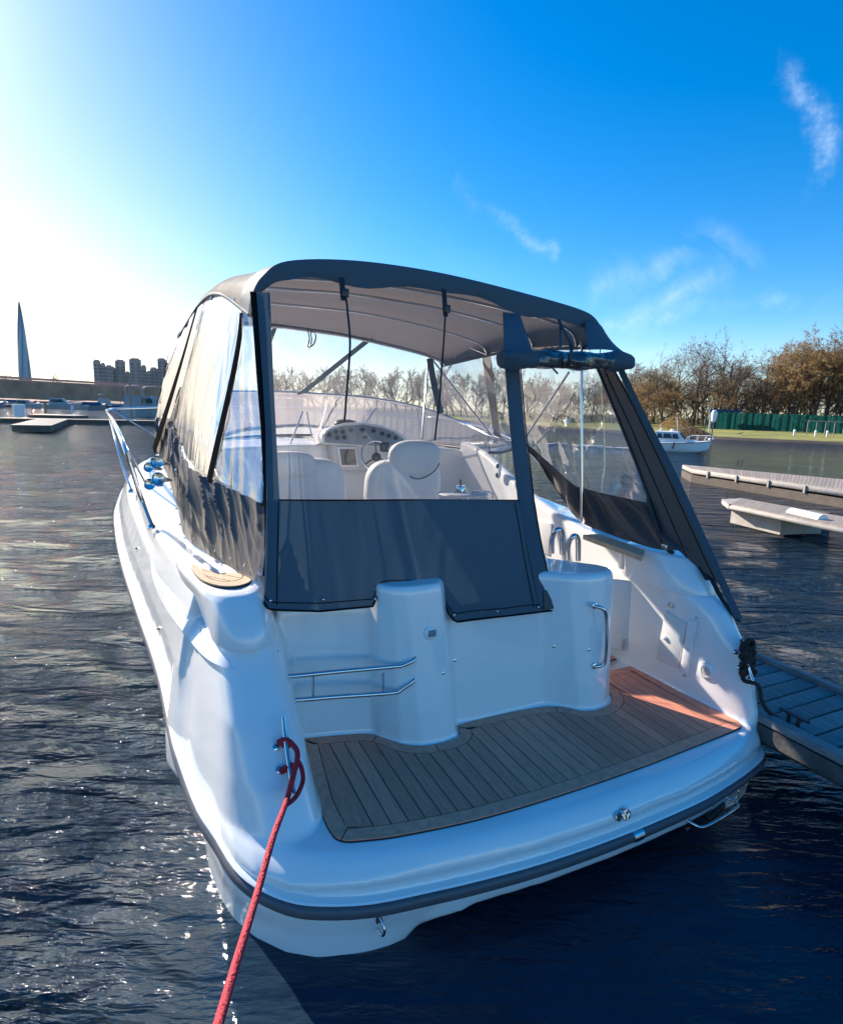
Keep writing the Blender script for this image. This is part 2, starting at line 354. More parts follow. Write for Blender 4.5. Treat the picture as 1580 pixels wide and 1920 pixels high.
def remesh(name, parts, vox, sm, m, parent):
    V, F = cat(*parts); tmp = mk('tmp', V, F, None); fix_normals(tmp)
    md = tmp.modifiers.new('r', 'REMESH'); md.mode = 'VOXEL'; md.voxel_size = vox; md.use_smooth_shade = True
    s = tmp.modifiers.new('s', 'SMOOTH'); s.iterations = sm; s.factor = .5
    dg = bpy.context.evaluated_depsgraph_get(); ev = tmp.evaluated_get(dg); me = bpy.data.meshes.new_from_object(ev); me.name = name
    bpy.data.objects.remove(tmp)
    off = Vector(parent.location) if parent else Vector((0, 0, 0)); me.transform(Matrix.Translation(-off))
    me.materials.clear(); smooth(me, 180); me.polygons.foreach_set('use_smooth', [True]*len(me.polygons))
    return link(name, me, parent, m)
def lerp(a, b, t): return a+(b-a)*t
def interp(x, xs, ys): return float(np.interp(x, xs, ys))
def sinterp(x, xs, ys):
    """smooth interpolation (monotone-ish cubic)"""
    xs = list(xs); i = max(0, min(len(xs)-2, int(np.searchsorted(xs, x))-1)); t = (x-xs[i])/(xs[i+1]-xs[i]); t = max(0, min(1, t))
    def sl(k):
        if k <= 0 or k >= len(xs)-1: 
            k0 = 0 if k <= 0 else len(xs)-2; return (ys[k0+1]-ys[k0])/(xs[k0+1]-xs[k0])
        return (ys[k+1]-ys[k-1])/(xs[k+1]-xs[k-1])
    h = xs[i+1]-xs[i]
    return ys[i]*(2*t**3-3*t*t+1)+h*sl(i)*(t**3-2*t*t+t)+ys[i+1]*(-2*t**3+3*t*t)+h*sl(i+1)*(t**3-t*t)


# ------------------------------------------------------------------ water
def water():
    rng = np.random.RandomState(3)
    nr, na = 470, 860
    rr = np.concatenate([[0.05], .5*np.exp(np.linspace(0, math.log(7000/.5), nr-1))]); aa = np.linspace(0, 2*np.pi, na, endpoint=False)
    Rg, A = np.meshgrid(rr, aa, indexing='ij'); X = Rg*np.sin(A); Y = Rg*np.cos(A); Z = np.zeros_like(X)
    for k in range(64):
        lam = .22*(1.085**k)*.9; amp = .0068*lam**.8 if lam < 1.3 else .0068*1.3**.8*(1.3/lam)**1.5
        th = R(64)+rng.normal(0, .5); kx, ky = math.cos(th)*2*np.pi/lam, math.sin(th)*2*np.pi/lam; ph = rng.rand()*2*np.pi
        cell = np.maximum(Rg*2*np.pi/na, Rg*.0212)
        fade = np.clip((lam/cell-3.)/4., 0, 1)
        g = np.sin(X*kx*.13+Y*ky*.09+ph*3)*.35+.75
        s = np.sin(X*kx+Y*ky+ph); Z += amp*fade*g*(s+.25*np.cos(2*(X*kx+Y*ky+ph)))
    # calm lee behind the stern and along the quay
    lee = 1-.95*np.exp(-(np.maximum(0, .35-X)**2)/.25)*np.exp(-(np.maximum(0, Y-2.6)**2)/.6)*(X > -2)*np.exp(-(np.maximum(0, X-5)**2)/2.)
    Z *= lee
    # broader swell groups
    Z *= .9+.2*np.sin(X*.21+Y*.13+1.)*np.sin(Y*.17-X*.05)
    V = np.stack([X, Y, Z-.01], -1).reshape(-1, 3)
    i = np.arange(nr-1)[:, None]*na; j = np.arange(na)[None, :]; jn = (j+1) % na
    F = np.stack([i+j, i+jn, i+na+jn, i+na+j], -1).reshape(-1, 4)[:, ::-1]
    me = bpy.data.meshes.new('water'); me.vertices.add(len(V)); me.vertices.foreach_set('co', V.ravel()); me.loops.add(F.size); me.loops.foreach_set('vertex_index', F.ravel().astype(np.int32))
    me.polygons.add(len(F)); me.polygons.foreach_set('loop_start', np.arange(0, F.size, 4, dtype=np.int32)); me.polygons.foreach_set('loop_total', np.full(len(F), 4, dtype=np.int32))
    me.update(); me.validate(); me.polygons.foreach_set('use_smooth', [True]*len(F))
    m = bpy.data.materials.new('water'); m.use_nodes = True; nt = m.node_tree; N = nt.nodes; L = nt.links; b = N['Principled BSDF']
    b.inputs['Base Color'].default_value = (.012, .027, .046, 1); b.inputs['Roughness'].default_value = .055; b.inputs['IOR'].default_value = 1.36; b.inputs['Specular IOR Level'].default_value = .5
    t = N.new('ShaderNodeTexCoord'); h = None
    cl = N.new('ShaderNodeTexNoise'); cl.inputs['Scale'].default_value = .23; cl.inputs['Detail'].default_value = 3; L.new(t.outputs['Object'], cl.inputs['Vector'])
    rt = N.new('ShaderNodeMapping'); rt.inputs['Rotation'].default_value = (0, 0, R(26)); L.new(t.outputs['Object'], rt.inputs[0])
    for sc, w_, st, dis in ((.8, .8, (.8, 2.6, 1), .8), (2.8, .8, (.8, 2.8, 1), .7), (8.5, .85, (.8, 2.8, 1), 1.), (22., .5, (.8, 2.5, 1), .8)):
        mpn = N.new('ShaderNodeMapping'); mpn.inputs['Scale'].default_value = st; mpn.inputs['Rotation'].default_value = (0, 0, R(sc-8)); L.new(rt.outputs[0], mpn.inputs[0])
        nz = N.new('ShaderNodeTexNoise'); nz.inputs['Scale'].default_value = sc; nz.inputs['Detail'].default_value = 3; nz.inputs['Distortion'].default_value = dis; L.new(mpn.outputs[0], nz.inputs['Vector'])
        ml = N.new('ShaderNodeMath'); ml.operation = 'MULTIPLY'; ml.inputs[1].default_value = w_/sc*2.4; L.new(nz.outputs[0], ml.inputs[0])
        if h is None: h = ml.outputs[0]
        else:
            ad = N.new('ShaderNodeMath'); ad.operation = 'ADD'; L.new(h, ad.inputs[0]); L.new(ml.outputs[0], ad.inputs[1]); h = ad.outputs[0]
    mr = N.new('ShaderNodeMapRange'); mr.inputs[1].default_value = .3; mr.inputs[2].default_value = .7; mr.inputs[3].default_value = .8; mr.inputs[4].default_value = 1.; L.new(cl.outputs[0], mr.inputs[0])
    # lee patch by the stern is smoother
    mm = N.new('ShaderNodeMath'); mm.operation = 'MULTIPLY'; L.new(h, mm.inputs[0]); L.new(mr.outputs[0], mm.inputs[1])
    at = N.new('ShaderNodeAttribute'); at.attribute_name = 'calm'
    m3 = N.new('ShaderNodeMath'); m3.operation = 'MULTIPLY'; L.new(mm.outputs[0], m3.inputs[0]); L.new(at.outputs['Fac'], m3.inputs[1])
    bp = N.new('ShaderNodeBump'); bp.inputs['Strength'].default_value = 1.; bp.inputs['Distance'].default_value = .32; L.new(m3.outputs[0], bp.inputs['Height']); L.new(bp.outputs[0], b.inputs['Normal'])
    me.attributes.new('calm', 'FLOAT', 'POINT').data.foreach_set('value', np.clip(lee, .12, 1).ravel())
    o = link('water', me, None, m); tag(o, 'dark rippled river water around the moored boat', kind='structure')
water()

# ------------------------------------------------------------------ the motor cruiser
XC = 1.95
BOAT = empty('motor_cruiser', (XC, 2.0, 0), 'large white motor cruiser moored stern-on with teak swim platform and grey canvas canopy', 'motorboat')
ZP = .45
def bpart(name, vf, m, parent=None, sm=True, ang=40): return mk(name, vf[0], vf[1], m, parent or BOAT, sm, ang)

# hull parameters along the length (half-breadths from the centreline)
YS =   [2.0,  3.1,  3.8,  4.6,  5.5,  6.3,  7.0,  8.0,  9.0,  9.9,  10.6, 11.0]
RUBX = [1.76, 1.88, 1.94, 2.06, 2.18, 2.25, 2.27, 2.16, 1.78, 1.20, .55, .06]
RUBZ = [.36,  .47,  .60,  .77,  .92,  1.05, 1.16, 1.30, 1.42, 1.50, 1.55, 1.58]
SHX =  [1.66, 1.72, 1.83, 1.93, 2.00, 2.06, 2.06, 1.95, 1.58, 1.05, .46, .04]
SHZ =  [1.38, 1.38, 1.40, 1.42, 1.47, 1.53, 1.58, 1.64, 1.70, 1.73, 1.75, 1.75]
WLX =  [1.60, 1.68, 1.70, 1.72, 1.72, 1.66, 1.56, 1.30, .92, .52, .15, .03]
RIDZ = [1.38, 1.38, 1.41, 1.62, 1.92, 2.00, 2.00, 1.90, 1.86, 1.82, 1.78, 1.76]   # inboard coaming / cabin side top
INX =  [1.35, 1.37, 1.37, 1.37, 1.42, 1.50, 1.45, 1.25, .95, .60, .20, .02]
def section(y, cockpit=True):
    b, zr, sx, sz, wx, rz, ix = [sinterp(y, YS, a) for a in (RUBX, RUBZ, SHX, SHZ, WLX, RIDZ, INX)]
    fl = .50
    h = [(0, -.5), (wx*.55, -.38), (wx*.92, -.12), (wx, .08), (lerp(wx, b, .45 if y < 4.6 else .7), lerp(.08, zr, .6)), (b-.05, zr-.08), (b+.005, zr-.03), (b+.005, zr+.03), (b-.02, zr+.045), (b-.028, zr+.10),
         (lerp(b-.03, sx, .35)+.03, lerp(zr+.1, sz, .35)), (lerp(b-.03, sx, .7)+.025, lerp(zr+.1, sz, .7)), (sx+.02, sz-.10), (sx, sz-.03), (sx-.045, sz),
         (min(ix+.2, sx-.08), sz+.01)]
    if cockpit: h += [(ix+.10, lerp(sz, rz, .55)+.01), (ix+.05, rz-.01), (ix+.01, rz), (ix-.03, rz-.03), (ix-.04, 1.0), (ix-.05, fl+.04), (ix-.1, fl), (0, fl)]
    else:
        rz = rz-.13*max(0, min(1, (y-5.9)*8))
        h += [(ix+.10, lerp(sz, rz, .55)), (ix+.02, rz-.02), (ix-.08, rz+.02), (ix*.75, rz+.05), (ix*.6, rz+.06), (ix*.4, rz+.075), (ix*.2, rz+.08), (0, rz+.08)]
    right = [(XC+x, y, z) for x, z in h]; left = [(XC-x, y, z) for x, z in h[1:-1]][::-1]
    return right+left
aft = solid_loft([section(y, True) for y in np.linspace(3.25, 6.1, 14)])
fwd = solid_loft([section(y, False) for y in list(np.linspace(6.05, 10.6, 24))+[10.8, 10.95]])
hullbits = [aft, fwd]
# stern block lofted across the boat: the aft face is curved in plan, a pod hangs at each quarter
XS =  [.19, .215, .27, .34, .45, .57, .78, 1.05, 1.27, 1.6, 2.05, 2.6, 2.9, 3.2, 3.41, 3.52, 3.6, 3.66]
YR =  [2.72, 2.50, 2.33, 2.215, 2.11, 2.045, 1.975, 1.93, 1.90, 1.87, 1.86, 1.88, 1.915, 1.97, 2.035, 2.15, 2.35, 2.7]
YT =  [2.75, 2.58, 2.44, 2.34, 2.23, 2.14, 2.055, 1.985, 1.955, 1.935, 1.93, 1.955, 1.99, 2.045, 2.11, 2.25, 2.45, 2.75]
ZB =  [-.3, -.3, -.3, -.3, -.3, -.3, -.2, .05, .095, .112, .115, .115, .095, -.1, -.3, -.3, -.3, -.3]
YW =  [2.85, 2.66, 2.46, 2.33, 2.19, 2.10, 2.04, 2.02, 2.01, 2.0, 2.0, 2.0, 2.02, 2.06, 2.14, 2.28, 2.5, 2.85]
secs = []
for x in np.concatenate([np.linspace(.19, .6, 12), np.linspace(.66, 3.2, 30), np.linspace(3.25, 3.66, 10)]):
    yr, yt, zb, yw = [interp(x, XS, a) for a in (YR, YT, ZB, YW)]
    secs.append([(x, 3.4, zb-.02), (x, yw+.02, zb-.02), (x, yw-.01, zb+.01), (x, yr+.02 if zb > .05 else lerp(yw, yr, .55), .125 if zb > .09 else .1), (x, yr+.008, .195), (x, yr+.005, .21), (x, yr+.005, .27), (x, yr+.03, .285), (x, yr+.035, .325), (x, yr+.005, .34), (x, lerp(yr, yt, .35), .385), (x, lerp(yr, yt, .8), .425), (x, yt+.02, .44), (x, yt+.12, .443), (x, 3.4, .443)])
hullbits.append(solid_loft(secs))
# quarters: rings from the rim up to under the caps
def quarter(rings, n=5):
    return solid_loft([[(x, y, z) for x, y in [tuple(p) for p in crom(pts, n, closed=True)]] for z, pts in rings])
hullbits.append(quarter([(-.3, [(.30, 3.45), (.30, 3.0), (.34, 2.8), (.42, 2.6), (.5, 2.5), (.6, 2.5), (.68, 2.6), (.72, 2.8), (.76, 3.05), (.82, 3.45)]),
                         (.12, [(.17, 3.45), (.20, 3.02), (.26, 2.76), (.33, 2.50), (.46, 2.32), (.6, 2.30), (.68, 2.4), (.72, 2.7), (.76, 3.05), (.82, 3.45)]),
                         (.30, [(.06, 3.45), (.11, 3.02), (.18, 2.72), (.26, 2.42), (.42, 2.22), (.60, 2.20), (.675, 2.30), (.70, 2.6), (.74, 3.05), (.80, 3.45)]),
                         (.45, [(.06, 3.45), (.115, 3.02), (.185, 2.74), (.27, 2.47), (.42, 2.28), (.58, 2.27), (.665, 2.38), (.69, 2.65), (.73, 3.05), (.80, 3.4)]),
                         (.62, [(.085, 3.45), (.13, 3.05), (.20, 2.78), (.28, 2.53), (.42, 2.38), (.57, 2.38), (.645, 2.50), (.68, 2.75), (.72, 3.06), (.79, 3.4)]),
                         (.85, [(.115, 3.45), (.165, 3.1), (.22, 2.86), (.29, 2.64), (.40, 2.55), (.53, 2.57), (.61, 2.68), (.65, 2.85), (.69, 3.07), (.77, 3.4)]),
                         (1.06, [(.155, 3.45), (.195, 3.15), (.24, 2.96), (.30, 2.80), (.40, 2.73), (.50, 2.75), (.57, 2.84), (.61, 2.95), (.64, 3.08), (.72, 3.4)]),
                         (1.16, [(.19, 3.45), (.22, 3.2), (.265, 3.02), (.32, 2.86), (.40, 2.80), (.48, 2.81), (.54, 2.88), (.58, 2.97), (.61, 3.08), (.69, 3.4)])]))
hullbits.append(quarter([(.30, [(3.68, 3.4), (3.665, 2.72), (3.60, 2.38), (3.50, 2.17), (3.42, 2.12), (3.36, 2.20), (3.325, 2.45), (3.315, 3.0), (3.31, 3.4)]),
                         (.47, [(3.69, 3.4), (3.67, 2.72), (3.59, 2.36), (3.48, 2.14), (3.40, 2.11), (3.35, 2.22), (3.32, 2.5), (3.31, 3.0), (3.31, 3.4)]),
                         (.70, [(3.69, 3.4), (3.665, 2.78), (3.58, 2.42), (3.47, 2.20), (3.39, 2.16), (3.33, 2.30), (3.31, 2.6), (3.30, 3.0), (3.30, 3.4)]),
                         (.90, [(3.69, 3.4), (3.66, 2.84), (3.58, 2.50), (3.47, 2.28), (3.38, 2.25), (3.32, 2.38), (3.30, 2.65), (3.29, 3.0), (3.29, 3.4)]),
                         (1.08, [(3.68, 3.4), (3.65, 2.90), (3.57, 2.60), (3.46, 2.40), (3.37, 2.39), (3.31, 2.50), (3.285, 2.7), (3.28, 3.0), (3.28, 3.4)]),
                         (1.17, [(3.67, 3.4), (3.64, 2.96), (3.56, 2.68), (3.46, 2.53), (3.36, 2.54), (3.30, 2.62), (3.275, 2.76), (3.27, 3.0), (3.27, 3.4)])]))
# transom wall with its two columns
base = [(.62, 3.03), (.73, 3.03), (.95, 2.985), (1.10, 2.94), (1.3, 2.90), (1.5, 2.86), (1.62, 2.835), (1.75, 2.825), (2.05, 2.825), (2.28, 2.82), (2.5, 2.83), (2.79, 2.86), (2.79, 2.97), (2.45, 3.3), (2.40, 3.45), (.62, 3.45)]
def tw(z, dy, top=1.22):
    out = []
    for x, y in base:
        out.append((x, y+(dy if y < 3.4 else 0), z))
    return out
hullbits.append(solid_loft([tw(.40, -.02), tw(.47, .0), tw(.8, .03), tw(1.2, .07), tw(1.225, .09)]))
def column(x0, x1, y0, zt, lean, xa=0, xb=0):
    rings = []
    for z, d, s_ in ((.40, -.015, 0), (.5, 0, 0), (.9, lean*.5, .01), (zt-.09, lean, .025), (zt-.03, lean+.03, .04), (zt, lean+.10, .075)):
        a, b_ = x0+s_+xa*(z-.4), x1-s_-xb*(z-.4); y = y0+d
        rings.append([(x, y_, z) for x, y_ in [(a-.05+.0, y+.18), (a+.01, y+.05), (a+.07, y+.005), ((a+b_)/2, y-.01), (b_-.05, y+.01), (b_-.005, y+.05), (b_, y+.12), (b_, y+.45), (a-.05, y+.45)]])
    return solid_loft(rings)
def morph(lo_, hi_, zs):
    rings = []
    for z, t, ins in zs:
        c = np.mean(np.array(hi_), 0); rings.append([(lerp(lerp(p[0], q[0], t), c[0], ins), lerp(lerp(p[1], q[1], t), c[1], ins), z) for p, q in zip(lo_, hi_)])
    return solid_loft(rings)
cl_ = [(1.11, 3.0), (1.165, 2.87), (1.25, 2.76), (1.35, 2.70), (1.48, 2.685), (1.585, 2.71), (1.63, 2.80), (1.63, 3.2), (1.11, 3.2)]
ch_ = [(1.12, 3.05), (1.135, 2.91), (1.19, 2.84), (1.28, 2.81), (1.40, 2.805), (1.50, 2.825), (1.56, 2.90), (1.56, 3.2), (1.12, 3.2)]
hullbits.append(morph(cl_, ch_, ((.40, 0, 0), (.5, .08, 0), (1.20, .86, 0), (1.33, 1, 0), (1.365, 1.0, .06))))
cl_ = [(2.26, 2.84), (2.38, 2.765), (2.47, 2.675), (2.56, 2.64), (2.68, 2.66), (2.785, 2.73), (2.83, 2.83), (2.80, 2.95), (2.45, 3.35), (2.26, 3.35)]
ch_ = [(2.22, 2.92), (2.31, 2.86), (2.41, 2.79), (2.52, 2.745), (2.65, 2.74), (2.77, 2.785), (2.825, 2.87), (2.79, 2.96), (2.45, 3.35), (2.22, 3.35)]
hullbits.append(morph(cl_, ch_, ((.40, 0, 0), (.5, .08, 0), (1.16, .88, 0), (1.30, 1, 0), (1.335, 1.0, .05))))
hullbits.append(prism([(.6, 3.3), (2.3, 3.3), (2.3, 3.9), (.6, 3.9)], .4, 1.0))    # sun lounger base behind the transom
hull = remesh('hull', hullbits, .0135, 9, GEL, BOAT)

from mathutils.bvhtree import BVHTree
_bv = [tuple(Vector(v.co)+BOAT.location) for v in hull.data.vertices]; BVH = BVHTree.FromPolygons(_bv, [tuple(p.vertices) for p in hull.data.polygons]); del _bv
def HN(px, py):
    """survey point on the moulding itself, with its outward normal"""
    d = (FWD*FPX+RGT*(px-CXP)+UPV*(CYP-py)).normalized(); h = BVH.ray_cast(CAM, d)
    if h[0] is None: return None, None
    n = h[1]; n = n if n.dot(d) < 0 else -n
    return h[0], n.normalized()
def H(px, py, off=0.):
    p, n = HN(px, py); return p+n*off
# caps on the quarters: crisp step under a soft top
def capblock(name, low, top, z0, z1, parent=BOAT):
    L_ = [tuple(p) for p in crom(low, 5, closed=True)]; T_ = [tuple(p) for p in crom(top, 5, closed=True)]
    c = np.mean(np.array(T_), 0); rings = []
    for s_, f, z in ((0, 1.0, z0-.012), (0, 1.012, z0), (.5, 1.01, lerp(z0, z1, .5)), (.85, .995, lerp(z0, z1, .82)), (1, .955, lerp(z0, z1, .95)), (1, .90, z1-.002), (1, .6, z1+.004), (1, .2, z1+.006)):
        rings.append([(c[0]+(lerp(a[0], b[0], s_)-c[0])*f, c[1]+(lerp(a[1], b[1], s_)-c[1])*f, z+(b[1]-c[1])*.02*s_) for a, b in zip(L_, T_)])
    return bpart(name, solid_loft(rings), GEL, parent, True, 60)
capblock('coaming_cap', [(.20, 3.75), (.245, 3.15), (.262, 2.92), (.32, 2.79), (.40, 2.745), (.485, 2.76), (.545, 2.84), (.60, 3.05), (.60, 3.4), (.56, 3.75)],
         [(.13, 3.78), (.20, 3.15), (.255, 2.98), (.32, 2.90), (.41, 2.885), (.47, 2.91), (.51, 2.98), (.54, 3.1), (.55, 3.4), (.52, 3.78)], 1.165, 1.40)
capblock('coaming_cap', [(3.25, 3.15), (3.245, 2.95), (3.25, 2.80), (3.30, 2.62), (3.38, 2.54), (3.49, 2.54), (3.60, 2.68), (3.66, 2.95), (3.69, 3.25), (3.45, 3.3)],
         [(3.25, 3.18), (3.24, 3.0), (3.25, 2.88), (3.31, 2.76), (3.38, 2.70), (3.47, 2.70), (3.55, 2.80), (3.62, 3.0), (3.66, 3.25), (3.45, 3.3)], 1.16, 1.39)
# port step pad of teak on the cap
pad = [tuple(p) for p in crom([(.20, 3.42), (.23, 3.18), (.30, 3.04), (.39, 3.00), (.47, 3.06), (.49, 3.2), (.48, 3.45), (.42, 3.62), (.30, 3.66), (.22, 3.58)], 6, closed=True)]
tp = bpart('step_pad', prism(pad, 1.395, 1.408), CAULK, BOAT)
padc = np.mean(np.array(pad), 0)
def clip_poly(poly, a, b, c):
    """keep the side a*x+b*y>=c"""
    out = []
    for i in range(len(poly)):
        p, q = poly[i-1], poly[i]; dp, dq = a*p[0]+b*p[1]-c, a*q[0]+b*q[1]-c
        if (dp >= 0) != (dq >= 0): t = dp/(dp-dq); out.append((p[0]+(q[0]-p[0])*t, p[1]+(q[1]-p[1])*t))
        if dq >= 0: out.append(q)
    return out
def shrink(poly, f, c): return [(c[0]+(x-c[0])*f, c[1]+(y-c[1])*f) for x, y in poly]
inner_pad = shrink(pad, .70, padc); nx, ny = math.cos(R(38)), math.sin(R(38))
for k in range(6):
    d0 = padc @ np.array([nx, ny])-.19+k*.068
    pl = clip_poly(clip_poly(inner_pad, nx, ny, d0+.003), -nx, -ny, -(d0+.065))
    if len(pl) > 2: bpart('plank', prism(pl, 1.408, 1.4135), TEAKL, tp, False)
ro = shrink(pad, .985, padc); ri = shrink(pad, .73, padc)
V, F = grid([[(x, y, z) for x, y in poly] for poly, z in ((ri, 1.406), (ri, 1.4135), (ro, 1.4135), (ro, 1.406))], closed_u=True)
bpart('margin_board', (V, F), TEAKL, tp, False)
# starboard teak step plank on the coaming top
pk = [P(1093, 1003, z=1.40), P(1128, 1001, z=1.40), P(1209, 1033, z=1.40), P(1202, 1047, z=1.385)]
sp = bpart('step_pad', prism([(p.x, p.y) for p in pk][::-1], 1.365, 1.402), TEAKL, BOAT, False)
# styling crease on the port side: a lens-shaped facet
lo = crom([(283, 1040), (290, 1085), (312, 1132), (348, 1182), (384, 1226), (414, 1248), (446, 1258)], 5); hi = crom([(283, 1040), (297, 1076), (326, 1106), (361, 1148), (396, 1190), (425, 1225), (446, 1258)], 5)
rows = [[], [], [], []]
for i, (a, b) in enumerate(zip(lo, hi)):
    k = math.sin(math.pi*i/(len(lo)-1))**.7; pa, na = HN(*a); pb, nb = HN(*b)
    if pa is None or pb is None: continue
    rows[0].append(pa-na*.012); rows[1].append(pa+na*.022*k); rows[2].append(lerp(pa, pb, .5)+na*.012*k); rows[3].append(pb-nb*.002)
bpart('side_crease', grid(rows), GEL, BOAT, True, 30)

# rubbing strake all round
def rub_path(dx, dz):
    pts = []
    for y in np.linspace(10.95, 3.1, 40): pts.append((XC-sinterp(y, YS, RUBX)-dx, y, sinterp(y, YS, RUBZ)+dz))
    pts += [(.100, 2.93, .42+dz), (.150, 2.68, .365+dz)]; pts[-2] = (.100-dx, 2.93, .42+dz); pts[-1] = (.150-dx*.95, 2.68-dx*.2, .365+dz)
    for x in [.215, .27, .34, .45, .57, .78, 1.05, 1.27, 1.6, 2.05, 2.6, 2.9, 3.2, 3.41, 3.52, 3.6]:
        y = interp(x, XS, YR); nz_ = .24+max(0, (y-2.0))*.17 if x < 1 else .24+max(0, y-2.03)*.10
        g = (interp(x+.03, XS, YR)-interp(x-.03, XS, YR))/.06; n = Vector((g, -1, 0)).normalized()
        pts.append((x+n.x*dx, y+n.y*dx, nz_+dz))
    for y in np.linspace(3.1, 10.95, 40): pts.append((XC+sinterp(y, YS, RUBX)+dx, y, sinterp(y, YS, RUBZ)+dz))
    return crom(pts, 3)
def strake(name, prof, m, parent=BOAT):
    rows = [rub_path(dx, dz) for dx, dz in prof]
    return bpart(name, (lambda VF: VF)(grid(rows)), m, parent, True, 50)
strake('rub_rail', [(-.07, -.032), (.012, -.030), (.022, -.015), (.024, .0), (.022, .016), (.010, .030), (-.07, .032)], RUB)
strake('rub_rail_trim', [(-.06, .0305), (.004, .0315), (.012, .038), (.006, .046), (-.075, .050)], GEL)
for (px, py) in ((1186, 1560),):
    x0 = P(px, py, z=.24).x; y0 = interp(x0, XS, YR)
    bpart('rail_joiner', lathe([(.0, -.035), (.036, -.035), (.036, .035), (0, .035)], (x0, y0+.004, .238), (1, .04, 0), 16), STEEL)

# ---- swim platform teak
fe = [(.735, 3.035), (.95, 2.985), (1.10, 2.94), (1.19, 2.86), (1.26, 2.755), (1.36, 2.70), (1.48, 2.69), (1.575, 2.705), (1.615, 2.755), (1.63, 2.815), (1.75, 2.83), (2.05, 2.828), (2.28, 2.80), (2.40, 2.75), (2.47, 2.67), (2.56, 2.64), (2.68, 2.655), (2.785, 2.72), (2.84, 2.83), (2.845, 3.05), (3.06, 3.06), (3.295, 3.055)]
ae = [(3.335, 2.165), (3.30, 2.12), (3.20, 2.105), (2.82, 2.078), (2.366, 2.049), (1.81, 2.036), (1.35, 2.046), (.98, 2.09), (.80, 2.13), (.70, 2.17), (.67, 2.25), (.665, 2.45)]
fe = [(x, y-.012) for x, y in fe]
def resamp(pts, d=.03):
    out = [pts[0]]
    for p, q in zip(pts, pts[1:]):
        n = max(1, int(math.hypot(q[0]-p[0], q[1]-p[1])/d))
        for k in range(1, n+1): out.append((lerp(p[0], q[0], k/n), lerp(p[1], q[1], k/n)))
    return out
fes = [tuple(p) for p in crom(fe[:10], 4)][:-1]+[tuple(p) for p in crom(fe[9:19], 4)]+[(x, y) for x, y in fe[19:]]
outline = fes+[tuple(p) for p in crom(ae, 4)]
outline = resamp(outline+[outline[0]], .035)[:-1]
def offset_in(poly, d):
    n = len(poly); out = []
    area = sum(poly[i][0]*poly[(i+1) % n][1]-poly[(i+1) % n][0]*poly[i][1] for i in range(n)); sg = 1 if area > 0 else -1
    for i in range(n):
        a, b = Vector(poly[i-2]), Vector(poly[(i+2) % n]); t = (b-a).normalized(); nn = Vector((-t.y, t.x))*sg
        out.append((poly[i][0]+nn.x*d, poly[i][1]+nn.y*d))
    return out
DECK = bpart('swim_platform_deck', prism(outline, .438, ZP-.002), CAULK, BOAT, False)
inn = offset_in(outline, .075)
no = len(outline)
# margin boards: pieces of ring with mitred joints
def idx_near(x, y): return min(range(no), key=lambda i: (outline[i][0]-x)**2+(outline[i][1]-y)**2)
joints = sorted(idx_near(*p) for p in [(1.14, 2.9), (1.42, 2.69), (1.62, 2.78), (2.34, 2.77), (2.72, 2.66), (2.845, 3.04), (3.295, 3.045), (3.33, 2.15), (.69, 2.17), (.735, 3.02)])
oo = offset_in(outline, .004)
for a, b in zip(joints, joints[1:]+[joints[0]+no]):
    ii = [i % no for i in range(a, b+1)]
    if len(ii) < 2: continue
    def trim(lst):
        p0, p1 = Vector(lst[0]), Vector(lst[1]); q0, q1 = Vector(lst[-1]), Vector(lst[-2])
        return [tuple(p0+(p1-p0).normalized()*.003)]+lst[1:-1]+[tuple(q0+(q1-q0).normalized()*.003)]
    A = trim([oo[i] for i in ii]); B = trim([inn[i] for i in ii])
    rows = [[(x, y, z) for x, y in r_] for r_, z in ((A, .44), (A, ZP+.004), (B, ZP+.004), (B, .44))]
    V, F = grid(rows, closed_v=True); k = len(A); F += [(0, k, 2*k, 3*k)[::-1], (k-1, 2*k-1, 3*k-1, 4*k-1)]
    bpart('margin_board', (V, F), TEAKM, DECK, False)
inn2 = offset_in(outline, .080)
def yrange(x):
    ys = []
    for i in range(no):
        p, q = inn2[i], inn2[(i+1) % no]
        if (p[0]-x)*(q[0]-x) < 0 or p[0] == x: ys.append(p[1]+(q[1]-p[1])*(x-p[0])/(q[0]-p[0]) if q[0] != p[0] else p[1])
    return (min(ys), max(ys)) if len(ys) >= 2 else None
pw = .0815; x = .78; first = True
def fix_plank(poly, z0, z1): return prism(poly, z0, z1)
lfp = sorted([q[::-1] for q in inn2 if q[0] < .82 and 2.26 < q[1] < 2.93])
xb = .7845+pw-.0065; lf = [(float(np.interp(y, [q[0] for q in lfp], [q[1] for q in lfp])), y) for y in np.linspace(2.24, 2.93, 18)]
bpart('plank', fix_plank([(xb, yrange(xb)[0])]+[(xb, yrange(xb)[1])]+lf[::-1], .44, ZP+.004), TEAK, DECK, False)
x = .7845+pw
while x < 3.25:
    xb = min(x+pw-.0065, 3.262)
    pl = clip_poly(clip_poly(inn2, 1, 0, x if x > .79 else .6), -1, 0, -xb)
    pl = [q for i, q in enumerate(pl) if math.hypot(q[0]-pl[i-1][0], q[1]-pl[i-1][1]) > .0008]
    if len(pl) > 3 and max(q[1] for q in pl)-min(q[1] for q in pl) > .05 and max(q[0] for q in pl)-min(q[0] for q in pl) > .004:
        bpart('plank', prism(pl, .44, ZP+.004), TEAK, DECK, False)
    x += pw
